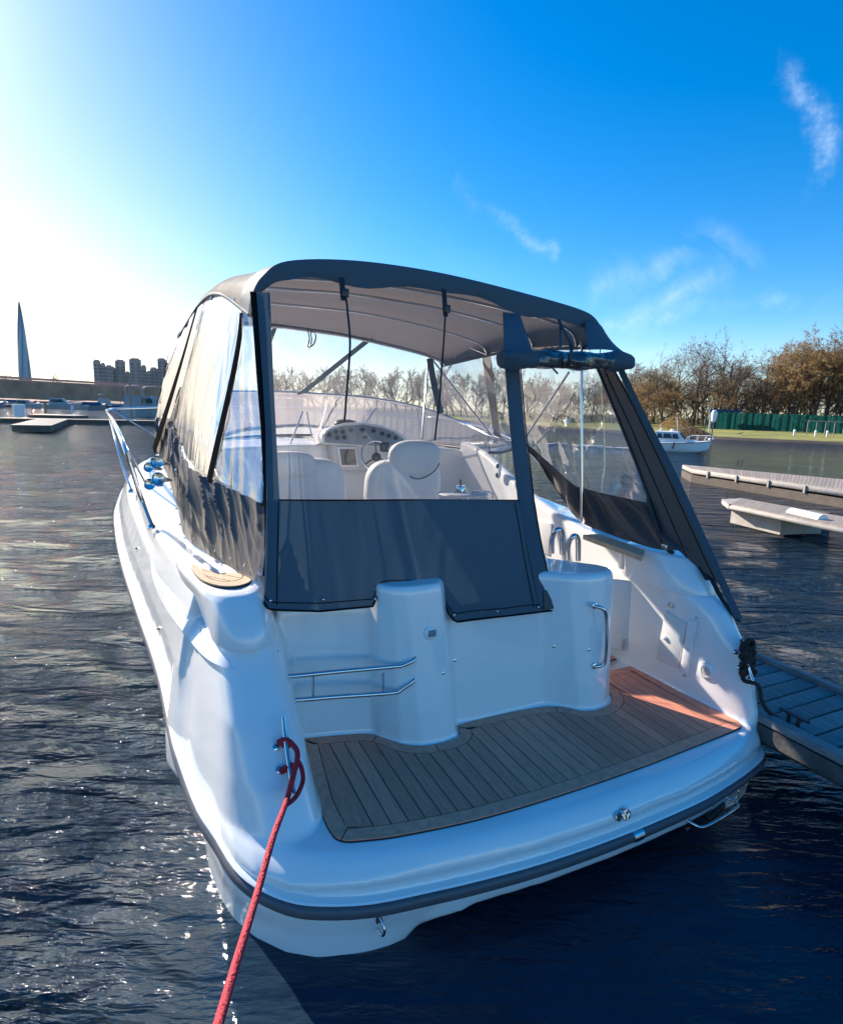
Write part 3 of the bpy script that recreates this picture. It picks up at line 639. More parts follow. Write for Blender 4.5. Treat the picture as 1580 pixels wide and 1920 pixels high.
# little teak well deck in the walkway behind the transom
wdk = bpart('walkway_deck', prism([(2.84, 3.12), (3.24, 3.14), (3.24, 3.75), (2.84, 3.75)], .47, .478), CAULK, BOAT, False)
for k in range(5):
    x0 = 2.85+k*.078; bpart('plank', prism([(x0, 3.18), (x0+.072, 3.18), (x0+.072, 3.74), (x0, 3.74)], .478, .486), TEAK, wdk, False)
bpart('margin_board', prism([(2.85, 3.125), (3.235, 3.145), (3.235, 3.175), (2.85, 3.175)], .478, .486), TEAKM, wdk, False)

# ---- fittings at the stern
def screw(c, n, r_=.007, parent=BOAT): return bpart('screw', lathe([(r_*1.2, -.002), (r_*1.2, .002), (r_*.7, .004)], c, n, 10), STEEL, parent)
ry = lambda x: 3.0 if x < 1.1 else (2.76 if x < 1.6 else 2.86)
# towel/hand rails on the port transom
yb = 2.93
for (py0, py1, py2) in ((1268, 1258, 1237), (1313, 1307, 1275)):
    A = P(538, py0, y=2.86); B = P(735, py1-8, y=2.78); C_ = P(776, py2, y=2.76)
    pts = [A+Vector((-.03, .22, .0)), A+Vector((-.012, .06, 0)), A, lerp(A, B, .5), B, B+(C_-B)*.45+Vector((0, 0, -.012)), C_, C_+Vector((.01, .05, .01))]
    tr_ = bpart('grab_rail', tube(crom(pts, 6), .0135, 12), STEEL)
for px in (587, 718):
    a = P(px, 1268 if px < 600 else 1262, y=2.85 if px < 600 else 2.79); b = P(px, 1312 if px < 600 else 1305, y=2.85 if px < 600 else 2.79)
    bpart('rail_post', tube([a, b], .007, 10), STEEL)
# vertical grab handle on starboard column
h0_, h1_ = P(1117, 1137, y=2.68), P(1117, 1250, y=2.66)
g = bpart('grab_handle', tube(crom([h0_+Vector((0, .02, 0)), h0_, P(1130, 1142, y=2.66), P(1136, 1156, y=2.66), P(1137, 1195, y=2.65), P(1135, 1235, y=2.65), P(1128, 1247, y=2.66), h1_, h1_+Vector((0, .02, 0))], 6), .0125, 12), STEEL)
for c in (h0_, h1_): bpart('flange', lathe([(.022, -.01), (.022, .004), (.016, .008)], c+Vector((0, .012, 0)), (0, -1, 0), 16), STEEL, g)
# shower box on the port column
bx = H(806, 1188)
sb = bpart('shower_box', ellipsoid(bx, (.042, .014, .042), 24, 8), GEL)
bevel(bpart('lid', box(bx+Vector((.008, -.012, .004)), (.05, .012, .04)), DASH, sb), .005)
for (px, py, yy, s_) in ((521, 1222, 3.0, .006), (831, 1262, 2.75, .009), (852, 1238, 2.86, .009), (1038, 1212, 2.84, .009), (1103, 1218, 2.67, .009)):
    screw(*HN(px, py), s_)
# stern light badge and drain on the rim
def on_rim(px, py, z=.36):
    p = P(px, py, z=z); x = p.x; return Vector((x, interp(x, XS, YR)+.012, z))
c = on_rim(1163, 1520, .375); n = Vector((.0, -1, .35)).normalized()
ro_ = bpart('socket_cover', lathe([(.030, -.01), (.030, .010), (.026, .016), (.024, .010), (.0, .010)], c, n, 28), STEEL)
for k in range(3):
    a = 2*math.pi*k/3+.5; q = n.to_track_quat('Z', 'Y').to_matrix(); bpart('spoke', tube([c+n*.015, c+n*.015+q @ Vector((math.cos(a)*.024, math.sin(a)*.024, 0))], .0035, 8), STEEL, ro_)
c2 = on_rim(1143, 1517, .375)
so_ = bpart('socket', lathe([(.022, -.01), (.022, .006), (.018, .009), (.015, .002), (.0, .0)], c2, n, 24), STEEL); bpart('opening', lathe([(.015, .0), (.015, .0035), (0, .0036)], c2, n, 16), BLK, so_)
# bathing ladder folded under the rim
def L3(px, py, y): return P(px, py, y=y)
ladf = bpart('ladder', tube(crom([L3(1282, 1534, 1.90), L3(1300, 1546, 1.86), L3(1318, 1551, 1.84), L3(1350, 1535, 1.84), L3(1381, 1514, 1.86), L3(1382, 1506, 1.88), L3(1375, 1501, 1.92), L3(1340, 1490, 1.99)], 6), .0075, 10), STEEL)
bpart('slider', tube([L3(1283, 1533, 1.90), L3(1328, 1508, 1.92)], .011, 10), STEEL, ladf)
bpart('rail', tube([L3(1230, 1552, 1.94), L3(1278, 1527, 1.94)], .0045, 8), STEEL, ladf)
for (px, py, s_) in ((1265, 1543, .035), (1286, 1553, .028), (1335, 1505, .035), (1352, 1515, .03)):
    v = box(L3(px, py, 1.93), (s_, .03, s_*.8), rz=.3); bevel(bpart('bracket', v, STEELD, ladf), .006)
bevel(bpart('step', box(L3(1338, 1520, 1.93), (.17, .05, .03), rz=.15, ry=-.2), BLK, ladf), .006)
# U-bolts at the pods
def ubolt(c, ax, s_=.05):
    c = Vector(c); ax = Vector(ax).normalized(); up = Vector((0, 0, 1))
    g_ = bpart('towing_eye', tube(crom([c+up*s_*.6, c+ax*s_*.5+up*s_*.6, c+ax*s_*.95+up*s_*.1, c+ax*s_*.7-up*s_*.7, c-up*s_*.9], 6), s_*.13, 10), STEEL)
    bevel(bpart('plate', box(c+up*s_*.4, (s_*.55, s_*.5, s_*.9), rz=.1), STEEL, g_), .005)
ubolt(H(709, 1728), (.25, -1, -.25), .05)
ubolt(H(1368, 1486), (1, -.6, -.1), .05)
# cleats
def cleat(c, d, n, s_=.15):
    """two-post cleat: c on the deck, d along the bar, n out of the surface"""
    c, d, n = Vector(c), Vector(d).normalized(), Vector(n).normalized(); side = d.cross(n)
    hb = c+n*.045
    pts = [hb-d*s_+n*.012, hb-d*s_*.6+n*.002, hb, hb+d*s_*.6+n*.002, hb+d*s_+n*.012]
    o = bpart('cleat', tube(crom(pts, 5), .011, 12, radii=None), STEEL)
    for k in (-1, 1):
        bpart('post', tube([c+d*k*.045, hb+d*k*.035], .009, 10), STEEL, o)
        for j in (-1, 1):
            bpart('base_plate', lathe([(.017, -.004), (.017, .003), (.010, .008)], c+d*k*.05+side*j*.032, n, 16), STEEL, o)
    return o
ck = H(533, 1420); ckn = HN(533, 1420)[1]; cleat(ck, (H(536, 1460)-H(524, 1370)), ckn, .17)
kc, kn = HN(1392, 1235); cleat(kc, (.1, -.35, -.9), kn, .13)
# speaker ring and access hatch in the starboard quarter's inner face
def on_inner(px, py, x=3.305): return H(px, py)
c, n = HN(1325, 1258)
spk = bpart('speaker', lathe([(.062, -.006), (.062, .006), (.055, .012), (.036, .016), (.034, .010), (.0, .014)], c, n, 32), GEL)
bpart('grille', lathe([(.034, .0), (.034, .013), (.018, .017), (0, .018)], c, n, 24), NEED, spk)
for k in range(4):
    a = math.pi/4+k*math.pi/2; q = n.to_track_quat('Z', 'Y').to_matrix(); screw(c+q @ Vector((math.cos(a)*.052, math.sin(a)*.052, .008)), n, .005, spk)
def quadplate(name, corners, n, th, m, parent=None, bev=.006):
    n = Vector(n).normalized(); c0 = [Vector(p) for p in corners]
    V = c0+[p+n*th for p in c0]; F = [(3, 2, 1, 0), (4, 5, 6, 7), (0, 1, 5, 4), (1, 2, 6, 5), (2, 3, 7, 6), (3, 0, 4, 7)]
    o = bpart(name, (V, F), m, parent, False); fix_normals(o); bevel(o, bev); return o
X_ = 3.315; hn_ = HN(1270, 1200)[1]
hatch = quadplate('hatch', [on_inner(1249, 1145, X_), on_inner(1290, 1170, X_), on_inner(1272, 1252, X_), on_inner(1232, 1236, X_)], hn_, .016, GELT)
quadplate('hinge', [on_inner(1293, 1160, X_), on_inner(1310, 1166, X_), on_inner(1290, 1264, X_), on_inner(1277, 1258, X_)], hn_, .022, GEL, hatch)
bpart('latch', lathe([(.017, 0), (.017, .02), (.008, .024)], on_inner(1250, 1195)+hn_*.01, hn_, 16), GEL, hatch)
for p_ in ((1306, 1158), (1295, 1212), (1285, 1266)): screw(on_inner(*p_)+hn_*.012, hn_, .008, hatch)
bevel(bpart('light_fitting', box(on_inner(1258, 1135, 3.295), (.02, .045, .028)), STEEL), .004)
# transom gate folded open against the starboard coaming
gate = quadplate('transom_gate', [P(1135, 1082, y=3.2), P(1192, 1088, y=3.12), P(1169, 1219, y=3.14), P(1135, 1212, y=3.24)], (-.25, -1, 0), .045, GELT, None, .016)
for p_ in ((1191, 1110), (1170, 1208)): bpart('hinge', tube([P(p_[0], p_[1]-9, y=3.1), P(p_[0]-2, p_[1]+9, y=3.1)], .008, 10), STEEL, gate)
# drinks-holder style chrome grab hooks behind the column
for (px, py) in ((1044, 1015), (1074, 1027)):
    a = P(px-10, py+22, y=3.35); 
    bpart('grab_hook', tube(crom([a, P(px-9, py-5, y=3.35), P(px, py-21, y=3.33), P(px+9, py-15, y=3.33), P(px+10, py+24, y=3.33)], 6), .021, 14), STEEL)
bevel(bpart('seat_back', box(P(1050, 1078, y=3.12), (.22, .12, .18)), GELT), .03)

# ---- bow rail and deck fittings (port)
rail = [P(284, 984, z=1.44), P(262, 925, z=1.66), P(238, 850, z=2.0), P(212, 790, z=2.17), P(200, 772, y=8.2), P(205, 768, y=8.7), P(225, 766, y=9.2)]
b0 = rail[-1]
rl = [tuple(p) for p in rail]+[(XC-1.3, 10.3, 2.26), (XC-.6, 11.1, 2.3), (XC, 11.35, 2.3), (XC+.6, 11.1, 2.3), (XC+1.3, 10.3, 2.26), (2*XC-b0.x, 9.2, b0.z), (2*XC-rail[4].x, 8.2, 2.2), (2*XC-rail[2].x, 5.8, 2.0), (2*XC-rail[0].x, rail[0].y, 1.44)]
br = bpart('bow_rail', tube(crom(rl, 6), .0165, 12), STEEL)
low = [P(246, 918, z=1.5), P(232, 880, z=1.66), P(215, 820, z=1.95), P(204, 780, y=8.1)]
bpart('lower_rail', tube(crom(low, 6), .011, 10), STEEL, br)
for (y, xo) in ((6.2, 2.02), (8.9, 1.60), (10.2, 1.0)):
    for sg in (-1, 1): 
        rp = min(crom(rl, 6), key=lambda p: (p[0]-(XC+sg*xo*1.1))**2*.3+(p[1]-y)**2)
        bpart('stanchion', tube([(XC+sg*sinterp(y, YS, SHX)*.95, y, sinterp(y, YS, SHZ)-.02), tuple(rp)], .011, 10), STEEL, br)
for q_ in (rail[0], low[0]): bpart('rail_foot', lathe([(.03, -.02), (.03, .0), (.018, .015)], q_+Vector((0, 0, -.01)), (0, 0, 1), 16), STEEL, br)
# horn cluster: two pairs of trumpets
hc = P(305, 900, y=4.7)
horn = bpart('horn', tube([hc+Vector((.14, .22, -.08)), hc+Vector((.10, .18, .06))], .012, 12), STEEL)
for (px, py, rr_, yy) in ((294, 866, .046, 4.55), (279, 876, .036, 4.75), (297, 898, .047, 4.5), (281, 908, .041, 4.7)):
    c = P(px, py, y=yy); n = Vector((-.35, -.9, .16)).normalized()
    bpart('trumpet', lathe([(.012, -.24), (.018, -.14), (rr_*.7, -.05), (rr_, .0), (rr_*1.03, .006), (rr_*.93, .004), (rr_*.85, -.012), (0, -.02)], c, n, 24), STEEL, horn)
fl = bpart('searchlight', lathe([(.0, -.14), (.05, -.13), (.058, -.02), (.062, 0), (.056, .006), (0, .008)], P(312, 822, y=6.0), (-.1, -1, .05), 24), DASHG)
for q_ in ((257, 1027), (298, 1177)):
    bevel(bpart('scupper', box(H(*q_), (.03, .05, .010)), BLK), .003)

# ------------------------------------------------------------------ canvas canopy (a part of the boat; its pieces are sub-parts)
def spl(pts, n):
    """n+1 points evenly in parameter along a Catmull-Rom curve"""
    k = len(pts)-1; res = []
    f = crom(pts, 24)
    for i in range(n+1):
        u = i/n*(len(f)-1); j = min(int(u), len(f)-2); res.append(lerp(f[j], f[j+1], u-j))
    return res
RA = [(.585, 3.64, 2.86), (.60, 3.60, 2.96), (.66, 3.585, 3.07), (.80, 3.57, 3.165), (1.2, 3.55, 3.215), (1.75, 3.545, 3.215), (2.4, 3.56, 3.17), (2.95, 3.58, 3.115), (3.14, 3.60, 3.06), (3.21, 3.61, 2.97), (3.24, 3.64, 2.87)]
RB = [(.50, 4.3, 3.07), (.505, 4.3, 3.11), (.55, 4.3, 3.17), (.70, 4.3, 3.23), (1.2, 4.3, 3.27), (1.85, 4.3, 3.275), (2.5, 4.3, 3.235), (3.0, 4.3, 3.17), (3.24, 4.3, 3.11), (3.32, 4.3, 3.02), (3.34, 4.3, 2.92)]
RC = [(.46, 5.3, 3.15), (.465, 5.3, 3.18), (.51, 5.3, 3.23), (.68, 5.3, 3.28), (1.2, 5.3, 3.31), (1.9, 5.3, 3.31), (2.55, 5.3, 3.255), (3.05, 5.3, 3.18), (3.28, 5.3, 3.12), (3.36, 5.3, 3.04), (3.38, 5.3, 2.95)]
RD = [(.34, 6.45, 2.97), (.36, 6.46, 3.02), (.46, 6.45, 3.09), (.70, 6.42, 3.15), (1.24, 6.38, 3.175), (1.95, 6.42, 3.15), (2.55, 6.40, 3.08), (2.95, 6.36, 3.01), (3.12, 6.33, 2.96), (3.20, 6.30, 2.92), (3.22, 6.27, 2.86)]
NU = 60
rA, rB, rC, rD = [spl(r_, NU) for r_ in (RA, RB, RC, RD)]
def rowY(t):
    """roof section at t 0..1 from aft to front"""
    cs = [rA, rB, rC, rD]; out = []
    ts = [0, .26, .63, 1.]
    for j in range(NU+1):
        p = np.array([sinterp(t, ts, [c[j][k] for c in cs]) for k in range(3)])
        sag = .022*math.sin(t*math.pi*3)**2*math.sin(math.pi*j/NU)
        p[2] -= sag-.006*noise.noise(Vector((p[0]*2.3, p[1]*1.7, 3)))
        out.append(p)
    return out
NR = 40
rows = [rowY(i/NR) for i in range(NR+1)]
CAN = bpart('canopy', grid(rows), CANVR, BOAT, True, 80)
CAN['label'] = 'grey canvas cockpit canopy roof'
def cpart(name, vf, m, sm=True, ang=60): return mk(name, vf[0], vf[1], m, CAN, sm, ang)
# aft valance: a darker band wrapped over the edge with a scalloped hem
va = []
for j in range(NU+1):
    p = Vector(rA[j]); u = j/NU; x = p.x
    drop = .115+.022*math.sin(x*5.2+1.1)+.014*math.sin(x*11.+.4)
    if x < .8: drop = lerp(.05, drop, max(0, (x-.58)/.22))
    c = Vector((1.9, 3.6, 2.2)); nn = (p-c); nn.y = 0; nn.normalize()
    up = Vector(rows[3][j])
    va.append([up+nn*.006, p+nn*.012+Vector((0, .02, 0)), p+nn*.010+Vector((0, -.012, 0)), p+Vector((0, -.022, -.02)), p+Vector((0, -.020+.006*math.sin(x*17), -drop*.6)), p+Vector((0, -.012+.010*math.sin(x*13), -drop)), p+Vector((0, -.004+.010*math.sin(x*13), -drop+.003))])
vr = [list(r_) for r_ in zip(*va)]
cpart('valance', grid(vr), CANV)
# front and side hems of the roof
cpart('roof_hem', tube([Vector(p)+Vector((0, .0, -.005)) for p in rD], .016, 8), CANV)
for sgn, ix in ((0, 0), (1, NU)):
    pts = [rowY(i/20)[ix] for i in range(21)]
    cpart('roof_hem', tube([Vector(p) for p in pts], .014, 8), CANV)

# the aft panel hangs on a slanting plane
PK, PB = .345, 2.465
def PP(px, py, off=0.):
    d = FWD*FPX+RGT*(px-CXP)+UPV*(CYP-py); n = Vector((0, 1, -PK)); t = (PB+off-n.dot(CAM))/n.dot(d); return CAM+d*t
def colgrid(cols, nv=12, wav=.0, off=0., seed=0):
    """cols: list of (px_top, py_top, px_bot, py_bot) across the panel"""
    rows_ = []
    for c in cols:
        r_ = []
        for i in range(nv+1):
            t = i/nv; p = PP(lerp(c[0], c[2], t), lerp(c[1], c[3], t), off)
            if wav: p.y += wav*noise.noise(Vector((p.x*1.6+seed, p.z*1.2, .3)))+wav*.35*noise.noise(Vector((p.x*5+seed, p.z*3, 1.3)))
            r_.append(p)
        rows_.append(r_)
    return grid(rows_)
hem_x = [494, 500, 512, 600, 700, 704, 714, 730, 800, 812, 826, 834, 846, 856, 880, 930, 1000, 1040]
hem_y = [1128, 1140, 1143, 1146, 1138, 1128, 1104, 1100, 1100, 1103, 1118, 1135, 1160, 1167, 1163, 1156, 1149, 1145]
cols = []
for u in np.linspace(0, 1, 70):
    xb = lerp(494, 1040, u); yb_ = float(np.interp(xb, hem_x, hem_y)); xt = lerp(499, 998, u); cols.append((xt, 937, xb, yb_))
cpart('aft_panel', colgrid(cols, 24, .034), CANV)['label'] = 'dark grey lower half of the aft curtain'
hemp = [PP(c[2], c[3], -.004) for c in cols]
for p in hemp: p.y += .034*noise.noise(Vector((p.x*1.6, p.z*1.2, .3)))
sm_ = [PP(lerp(c[0], c[2], .93), lerp(c[1], c[3], .93), -.003) for c in cols]
for p in sm_: p.y += .034*noise.noise(Vector((p.x*1.6, p.z*1.2, .3)))+.012*noise.noise(Vector((p.x*5, p.z*3, 1.3)))
cpart('seam', tube(sm_, .0028, 5), HEM)
for q_ in (.045, .93):
    sv = [PP(lerp(lerp(499, 998, q_), lerp(494, 1040, q_), t), lerp(937, lerp(1140, 1146, q_), t), -.003) for t in np.linspace(0.02, .97, 24)]
    for p in sv: p.y += .034*noise.noise(Vector((p.x*1.6, p.z*1.2, .3)))+.012*noise.noise(Vector((p.x*5, p.z*3, 1.3)))
    cpart('seam', tube(sv, .0028, 5), HEM)
cpart('hem', tube(hemp, .006, 6), HEM)
# clear window
wc = [(lerp(503, 952, u), lerp(535, 590, u), lerp(522, 977, u), 938) for u in np.linspace(0, 1, 40)]
cpart('clear_window', colgrid(wc, 24, .03, .004), VIN)
# left and right canvas borders, built in two runs
def strip(pix, name, m, off=-.006, nv=10, th=.012):
    """pix: list of (xl, yl, xr, yr) down the strip"""
    rows_ = []
    for a, b in zip(pix, pix[1:]):
        for i in range(nv):
            t = i/nv; q = [lerp(a[k], b[k], t) for k in range(4)]
            L_, R_ = PP(q[0], q[1], off), PP(q[2], q[3], off); m_ = (L_+R_)/2+Vector((0, -.008, 0))
            rows_.append([L_+Vector((0, th, 0)), L_, m_, R_, R_+Vector((0, th, 0))])
    return cpart(name, grid(rows_), m)
strip([(481, 548, 506, 548), (486, 620, 509, 620), (492, 700, 512, 700), (498, 800, 517, 800), (500, 938, 524, 938), (500, 1040, 520, 1040), (495, 1128, 516, 1128), (496, 1140, 516, 1142)], 'border_strip', CANV)
strip([(944, 585, 976, 590), (948, 690, 974, 690), (957, 800, 983, 800), (972, 938, 1000, 938), (985, 1010, 1012, 1010), (1004, 1100, 1031, 1100), (1012, 1140, 1040, 1145)], 'border_strip', CANV)
strip([(469, 546, 484, 548), (474, 600, 489, 600), (481, 700, 494, 700), (489, 800, 500, 800), (496, 938, 503, 938), (497, 1040, 503, 1040), (492, 1084, 500, 1090)], 'corner_strip', HEM, .012)
cpart('edge_binding', tube([PP(*q, -.008) for q in ((975, 640), (976, 692), (985, 800), (1001, 938), (1013, 1010), (1032, 1100), (1041, 1146))], .0045, 6), HEM)
cpart('edge_binding', tube([PP(*q, -.004) for q in ((500, 937), (620, 938), (760, 937), (985, 938))], .004, 6), HEM)
for q in ((507, 1126), (606, 1124), (703, 1123), (851, 1153), (932, 1146), (1009, 1138)):
    c = PP(*q, -.012); cpart('snap_stud', lathe([(.009, -.003), (.009, .003), (.006, .007), (0, .008)], c, (0, -1, .3), 14), STEEL)
quad = [PP(1018, 1107, -.016), PP(1028, 1106, -.016), PP(1038, 1141, -.016), PP(1020, 1143, -.016)]
cpart('velcro_patch', (quad+[p+Vector((0, -.003, 0)) for p in quad], [(3, 2, 1, 0), (4, 5, 6, 7), (0, 1, 5, 4), (1, 2, 6, 5), (2, 3, 7, 6), (3, 0, 4, 7)]), BLK, False)
# straps
for pts, w_ in (([(640, 524), (644, 545), (649, 562), (652, 590), (655, 620), (656, 650), (653, 700), (649, 745), (647, 775), (645, 790)], .022), ([(832, 546), (835, 575), (834, 600), (831, 650), (827, 700), (824, 750), (820, 780), (815, 826)], .022)):
    pp = [PP(*q, -.03) for q in pts]; 
    rr_ = crom(pp, 5); cpart('strap', ribbon(rr_, w_*.62, (1, .35, 0), .004), STRAP)
    cpart('strap', ribbon([PP(pts[0][0], pts[0][1]-4, -.036), PP(pts[1][0], pts[1][1]+18, -.036)], .034, (1, .1, 0), .006), STRAP)
    bevel(cpart('buckle', box(PP(pts[1][0]+3, pts[1][1]+4, -.045), (.045, .018, .05)), BLK), .005)
# rolled-up starboard door
A, B = P(938, 672, y=3.16), P(1172, 678, y=3.20)
def rollrow(t, r_):
    c = lerp(A, B, t); return c, r_
rws = []
for i in range(61):
    t = i/60; c = lerp(A, B, t); rr_ = .062+.006*math.sin(t*23)+(.0 if t < .92 else 0); row = []
    for j in range(28):
        a = 2*math.pi*j/28; k = 1+.05*math.sin(3*a+t*9)+.04*math.sin(5*a-t*17); row.append(c+Vector((0, math.cos(a)*rr_*k, math.sin(a)*rr_*k*.95)))
    rws.append(row)
i0 = 14; 
cpart('rolled_window', grid(rws[i0-1:52], closed_u=True), VINR)
cpart('roll_core', grid([[lerp(lerp(r_[0], r_[14], .5), p, .9) for p in r_] for r_ in rws[i0-2:54]], closed_u=True), CANV)
lft = solid_loft([[lerp(lerp(r_[0], r_[14], .5), p, s_) for p in r_] for r_, s_ in ((rws[0], .55), (rws[0], .82), (rws[1], .98), (rws[4], 1.03), (rws[6], .98), (rws[8], 1.06), (rws[12], 1.03), (rws[14], 1.06), (rws[15], 1.0))])
cpart('rolled_canvas', lft, CANV)
cpart('roll_end', lathe([(.036, -.01), (.036, -.002), (.02, .002), (.014, -.03), (0, -.03)], rws[0][0]*.5+rws[0][14]*.5, (-1, 0, 0), 18), BLK)
rgt = solid_loft([[lerp(lerp(r_[0], r_[14], .5), p, s_)+Vector((dx, 0, dz)) for p in r_] for r_, s_, dx, dz in ((rws[51], 1.0, 0, 0), (rws[52], 1.08, 0, 0), (rws[56], 1.12, .01, 0), (rws[60], 1.02, .02, .0), (rws[60], .85, .05, -.005), (rws[60], .45, .06, -.01))])
cpart('rolled_canvas', rgt, CANV)
# canvas flap from the roof corner down to the roll
fl_ = []
for t in np.linspace(0, 1, 10):
    a = lerp(P(1096, 600, y=3.58), P(1100, 655, y=3.22), t); b = lerp(P(1134, 622, y=3.60), P(1190, 672, y=3.22), t**1.2); b.z += -.03*math.sin(math.pi*t)
    fl_.append([lerp(a, b, u)+Vector((0, -.03*math.sin(math.pi*u), .02*math.sin(math.pi*u))) for u in np.linspace(0, 1, 8)])
cpart('corner_flap', grid(fl_), CANV)
fl_ = []
for t in np.linspace(0, 1, 12):
    a = lerp(P(945, 585, y=3.5), P(944, 655, y=3.12), t); b = lerp(P(975, 590, y=3.5), P(1000, 665, y=3.12), t**1.8)
    fl_.append([lerp(a, b, u)+Vector((0, -.012*math.sin(math.pi*u), 0)) for u in np.linspace(0, 1, 8)])
cpart('roll_flap', grid(fl_), CANV)
pp = [P(1047, 598, y=3.5), P(1053, 612, y=3.42), P(1063, 632, y=3.2), P(1071, 650, y=3.10), P(1068, 672, y=3.08), P(1060, 688, y=3.12), P(1050, 690, y=3.2)]
cpart('strap', ribbon(crom(pp, 6), .032, (1, .25, 0), .006), STRAP)
cpart('strap', ribbon([P(1050, 598, y=3.5), P(1050, 655, y=3.24)], .02, (1, 0, 0), .005), CANV)

# ---- steel frame
def bow(t, drop=.03, name='frame_bow', r_=.0125, legs=None):
    rr_ = rowY(t); pts = [Vector(p)-Vector((0, 0, drop)) for p in rr_[4:-4]]
    if legs:
        pts = [Vector(q) for q in legs[0]][::-1]+pts+[Vector(q) for q in legs[1]]
    return cpart(name, tube(pts, r_, 10), STEEL)
bow(.13, .05); bow(.40, .055)
bow(.70, .05, legs=([(.50, 5.3, 2.95), (.46, 5.1, 2.5), (.42, 4.9, 2.0)], [P(868, 645, x=3.25), P(836, 700, x=3.28), P(800, 770, x=3.32)]))
bow(.97, .05)
def pole(a, b, r_=.0105, m=STEEL, name='frame_pole'): return cpart(name, tube([a, b], r_, 10), m)
pole(P(801, 662, x=3.10), P(928, 826, x=3.32)); pole(P(978, 830, x=3.30), P(1066, 698, x=3.26)); pole(P(1090, 640, x=3.25), P(1090, 978, x=3.28), .012)
pole(P(803, 665, x=3.10), P(791, 822, y=5.6)); pole(P(430, 700, y=4.4), P(412, 860, y=4.4), .010)
pole(P(585, 822, y=6.2), P(575, 772, y=6.6), .008); pole(P(545, 830, y=6.2), P(567, 772, y=6.6), .010); pole(P(680, 800, y=6.4), P(705, 765, y=6.8), .008)
pole(P(1045, 700, x=3.27), P(1018, 672, x=3.25), .009, STEELD)
for q in ((928, 828), (978, 834)): cpart('deck_fitting', lathe([(.03, -.02), (.03, 0), (.014, .015), (.012, .05)], P(*q, x=3.33), (0, 0, 1), 14), STEEL)
# hanging tie by the front window
cpart('tie', ribbon(crom([P(576, 615, y=6.1), P(580, 635, y=6.1), P(577, 650, y=6.1), P(588, 645, y=6.08), P(592, 628, y=6.08), P(583, 622, y=6.1), P(584, 640, y=6.1), P(578, 655, y=6.1)], 5), .03, (0, 1, .3), .006), STRAP)

# ---- port side curtains
PT = spl([(.60, 3.62, 2.95), (.515, 4.2, 3.07), (.475, 4.9, 3.13), (.455, 5.4, 3.15), (.41, 6.0, 3.11), (.34, 6.45, 2.95)], 200)
PBt = spl([(.49, 3.05, 1.415), (.36, 3.5, 1.42), (.215, 4.17, 1.43), (.20, 4.8, 1.5), (.16, 5.4, 1.68), (.10, 6.0, 1.85), (.08, 6.42, 1.99)], 200)
def cur(c, s_):
    u = max(0, min(1, s_))*200; j = min(int(u), 199); return lerp(c[j], c[j+1], u-j)
def PS(s_, t, out=0.):
    """port curtain surface: s along the boat, t from the foot up"""
    p = Vector(lerp(cur(PBt, s_), cur(PT, s_), t)); b = .05*math.sin(math.pi*t); p.x -= b+out; p.x += .16*max(0, 1-max(0, s_)/.3)**1.5*math.sin(math.pi*min(1, t*1.0))**.8; return p
def ridge(x): return (1-abs(math.sin(x)))**2.2
def wrink(s_, t, amp):
    a = s_*3.6; b = t*1.6; w_ = noise.noise(Vector((a*1.1, b*1.3, 2.)))*1.6
    env = .55+.45*noise.noise(Vector((a*1.7, b*2, 9)))
    return amp*env*(ridge((a*1.25-b*.62)*10+w_*2.6)*1.0+.6*ridge((a*1.1-b*1.05)*17+w_*3)+.5*noise.noise(Vector((a*6, b*4, 4)))+.25*noise.noise(Vector((a*19-b*9, b*9, 4))))
def pcur(name, m, sr, tr, amp=0., out=0., ns=80, nt=30, fn=None):
    rows_ = []
    for i in range(nt+1):
        row = []
        for j in range(ns+1):
            v = i/nt; u = j/ns
            s0_, s1_ = sr(v); s_ = lerp(s0_, s1_, u); t0_, t1_ = tr(s_); t = lerp(t0_, t1_, v)
            s_ = lerp(*sr(t), u); o_ = out+(wrink(s_, t, amp)*min(1, t*5+.12) if amp else 0)+(fn(s_, t) if fn else 0)
            row.append(PS(s_, t, o_))
        rows_.append(row)
    return cpart(name, grid(rows_), m)
def seam(s_): return sinterp(s_, [0, .12, .3, .55, .75, .9, 1.0], [.245, .262, .29, .33, .31, .24, .12])
cn = pcur('side_curtain', CANVS, lambda t: (-.0, .965), lambda s_: (0, seam(s_)), amp=.046, ns=300, nt=90)
cn['label'] = 'crumpled grey canvas skirt of the port curtain'
vw = lambda s_, t: .012*noise.noise(Vector((s_*16, t*2.2, 1)))+.01*noise.noise(Vector((s_*5, t*5, 6)))
s1 = lambda t: lerp(.26, .065, t); s2 = lambda t: lerp(.84, .44, t)
pcur('clear_window', VINC, lambda t: (.02, s1(t)-.005), lambda s_: (seam(s_), .985), fn=lambda s_, t: .02*noise.noise(Vector((s_*40, t*5, 1))), ns=24, nt=50)
pcur('clear_window', VINS, lambda t: (s1(t)+.012, s2(t)-.008), lambda s_: (seam(s_), .985), fn=vw, ns=50, nt=40)
pcur('clear_window', VINS, lambda t: (s2(t)+.01, .99), lambda s_: (seam(s_) if s_ < .93 else .02, .985), fn=vw, ns=20, nt=40)
pcur('zip_strip', HEM, lambda t: (s1(t)-.008, s1(t)+.014), lambda s_: (.26, .93), out=.008, ns=4, nt=20)
pcur('post_strip', HEM, lambda t: (s2(t)-.03, s2(t)+.03), lambda s_: (.02, .965), out=.045, ns=6, nt=30)
pcur('post_strip', HEM, lambda t: (.962, .995), lambda s_: (.35, .93), out=.02, ns=6, nt=30, fn=lambda s_, t: .02*math.sin(t*9))
pcur('edge_strip', HEM, lambda t: (-.022, .028), lambda s_: (.24, 1.), out=.006, ns=6, nt=30)
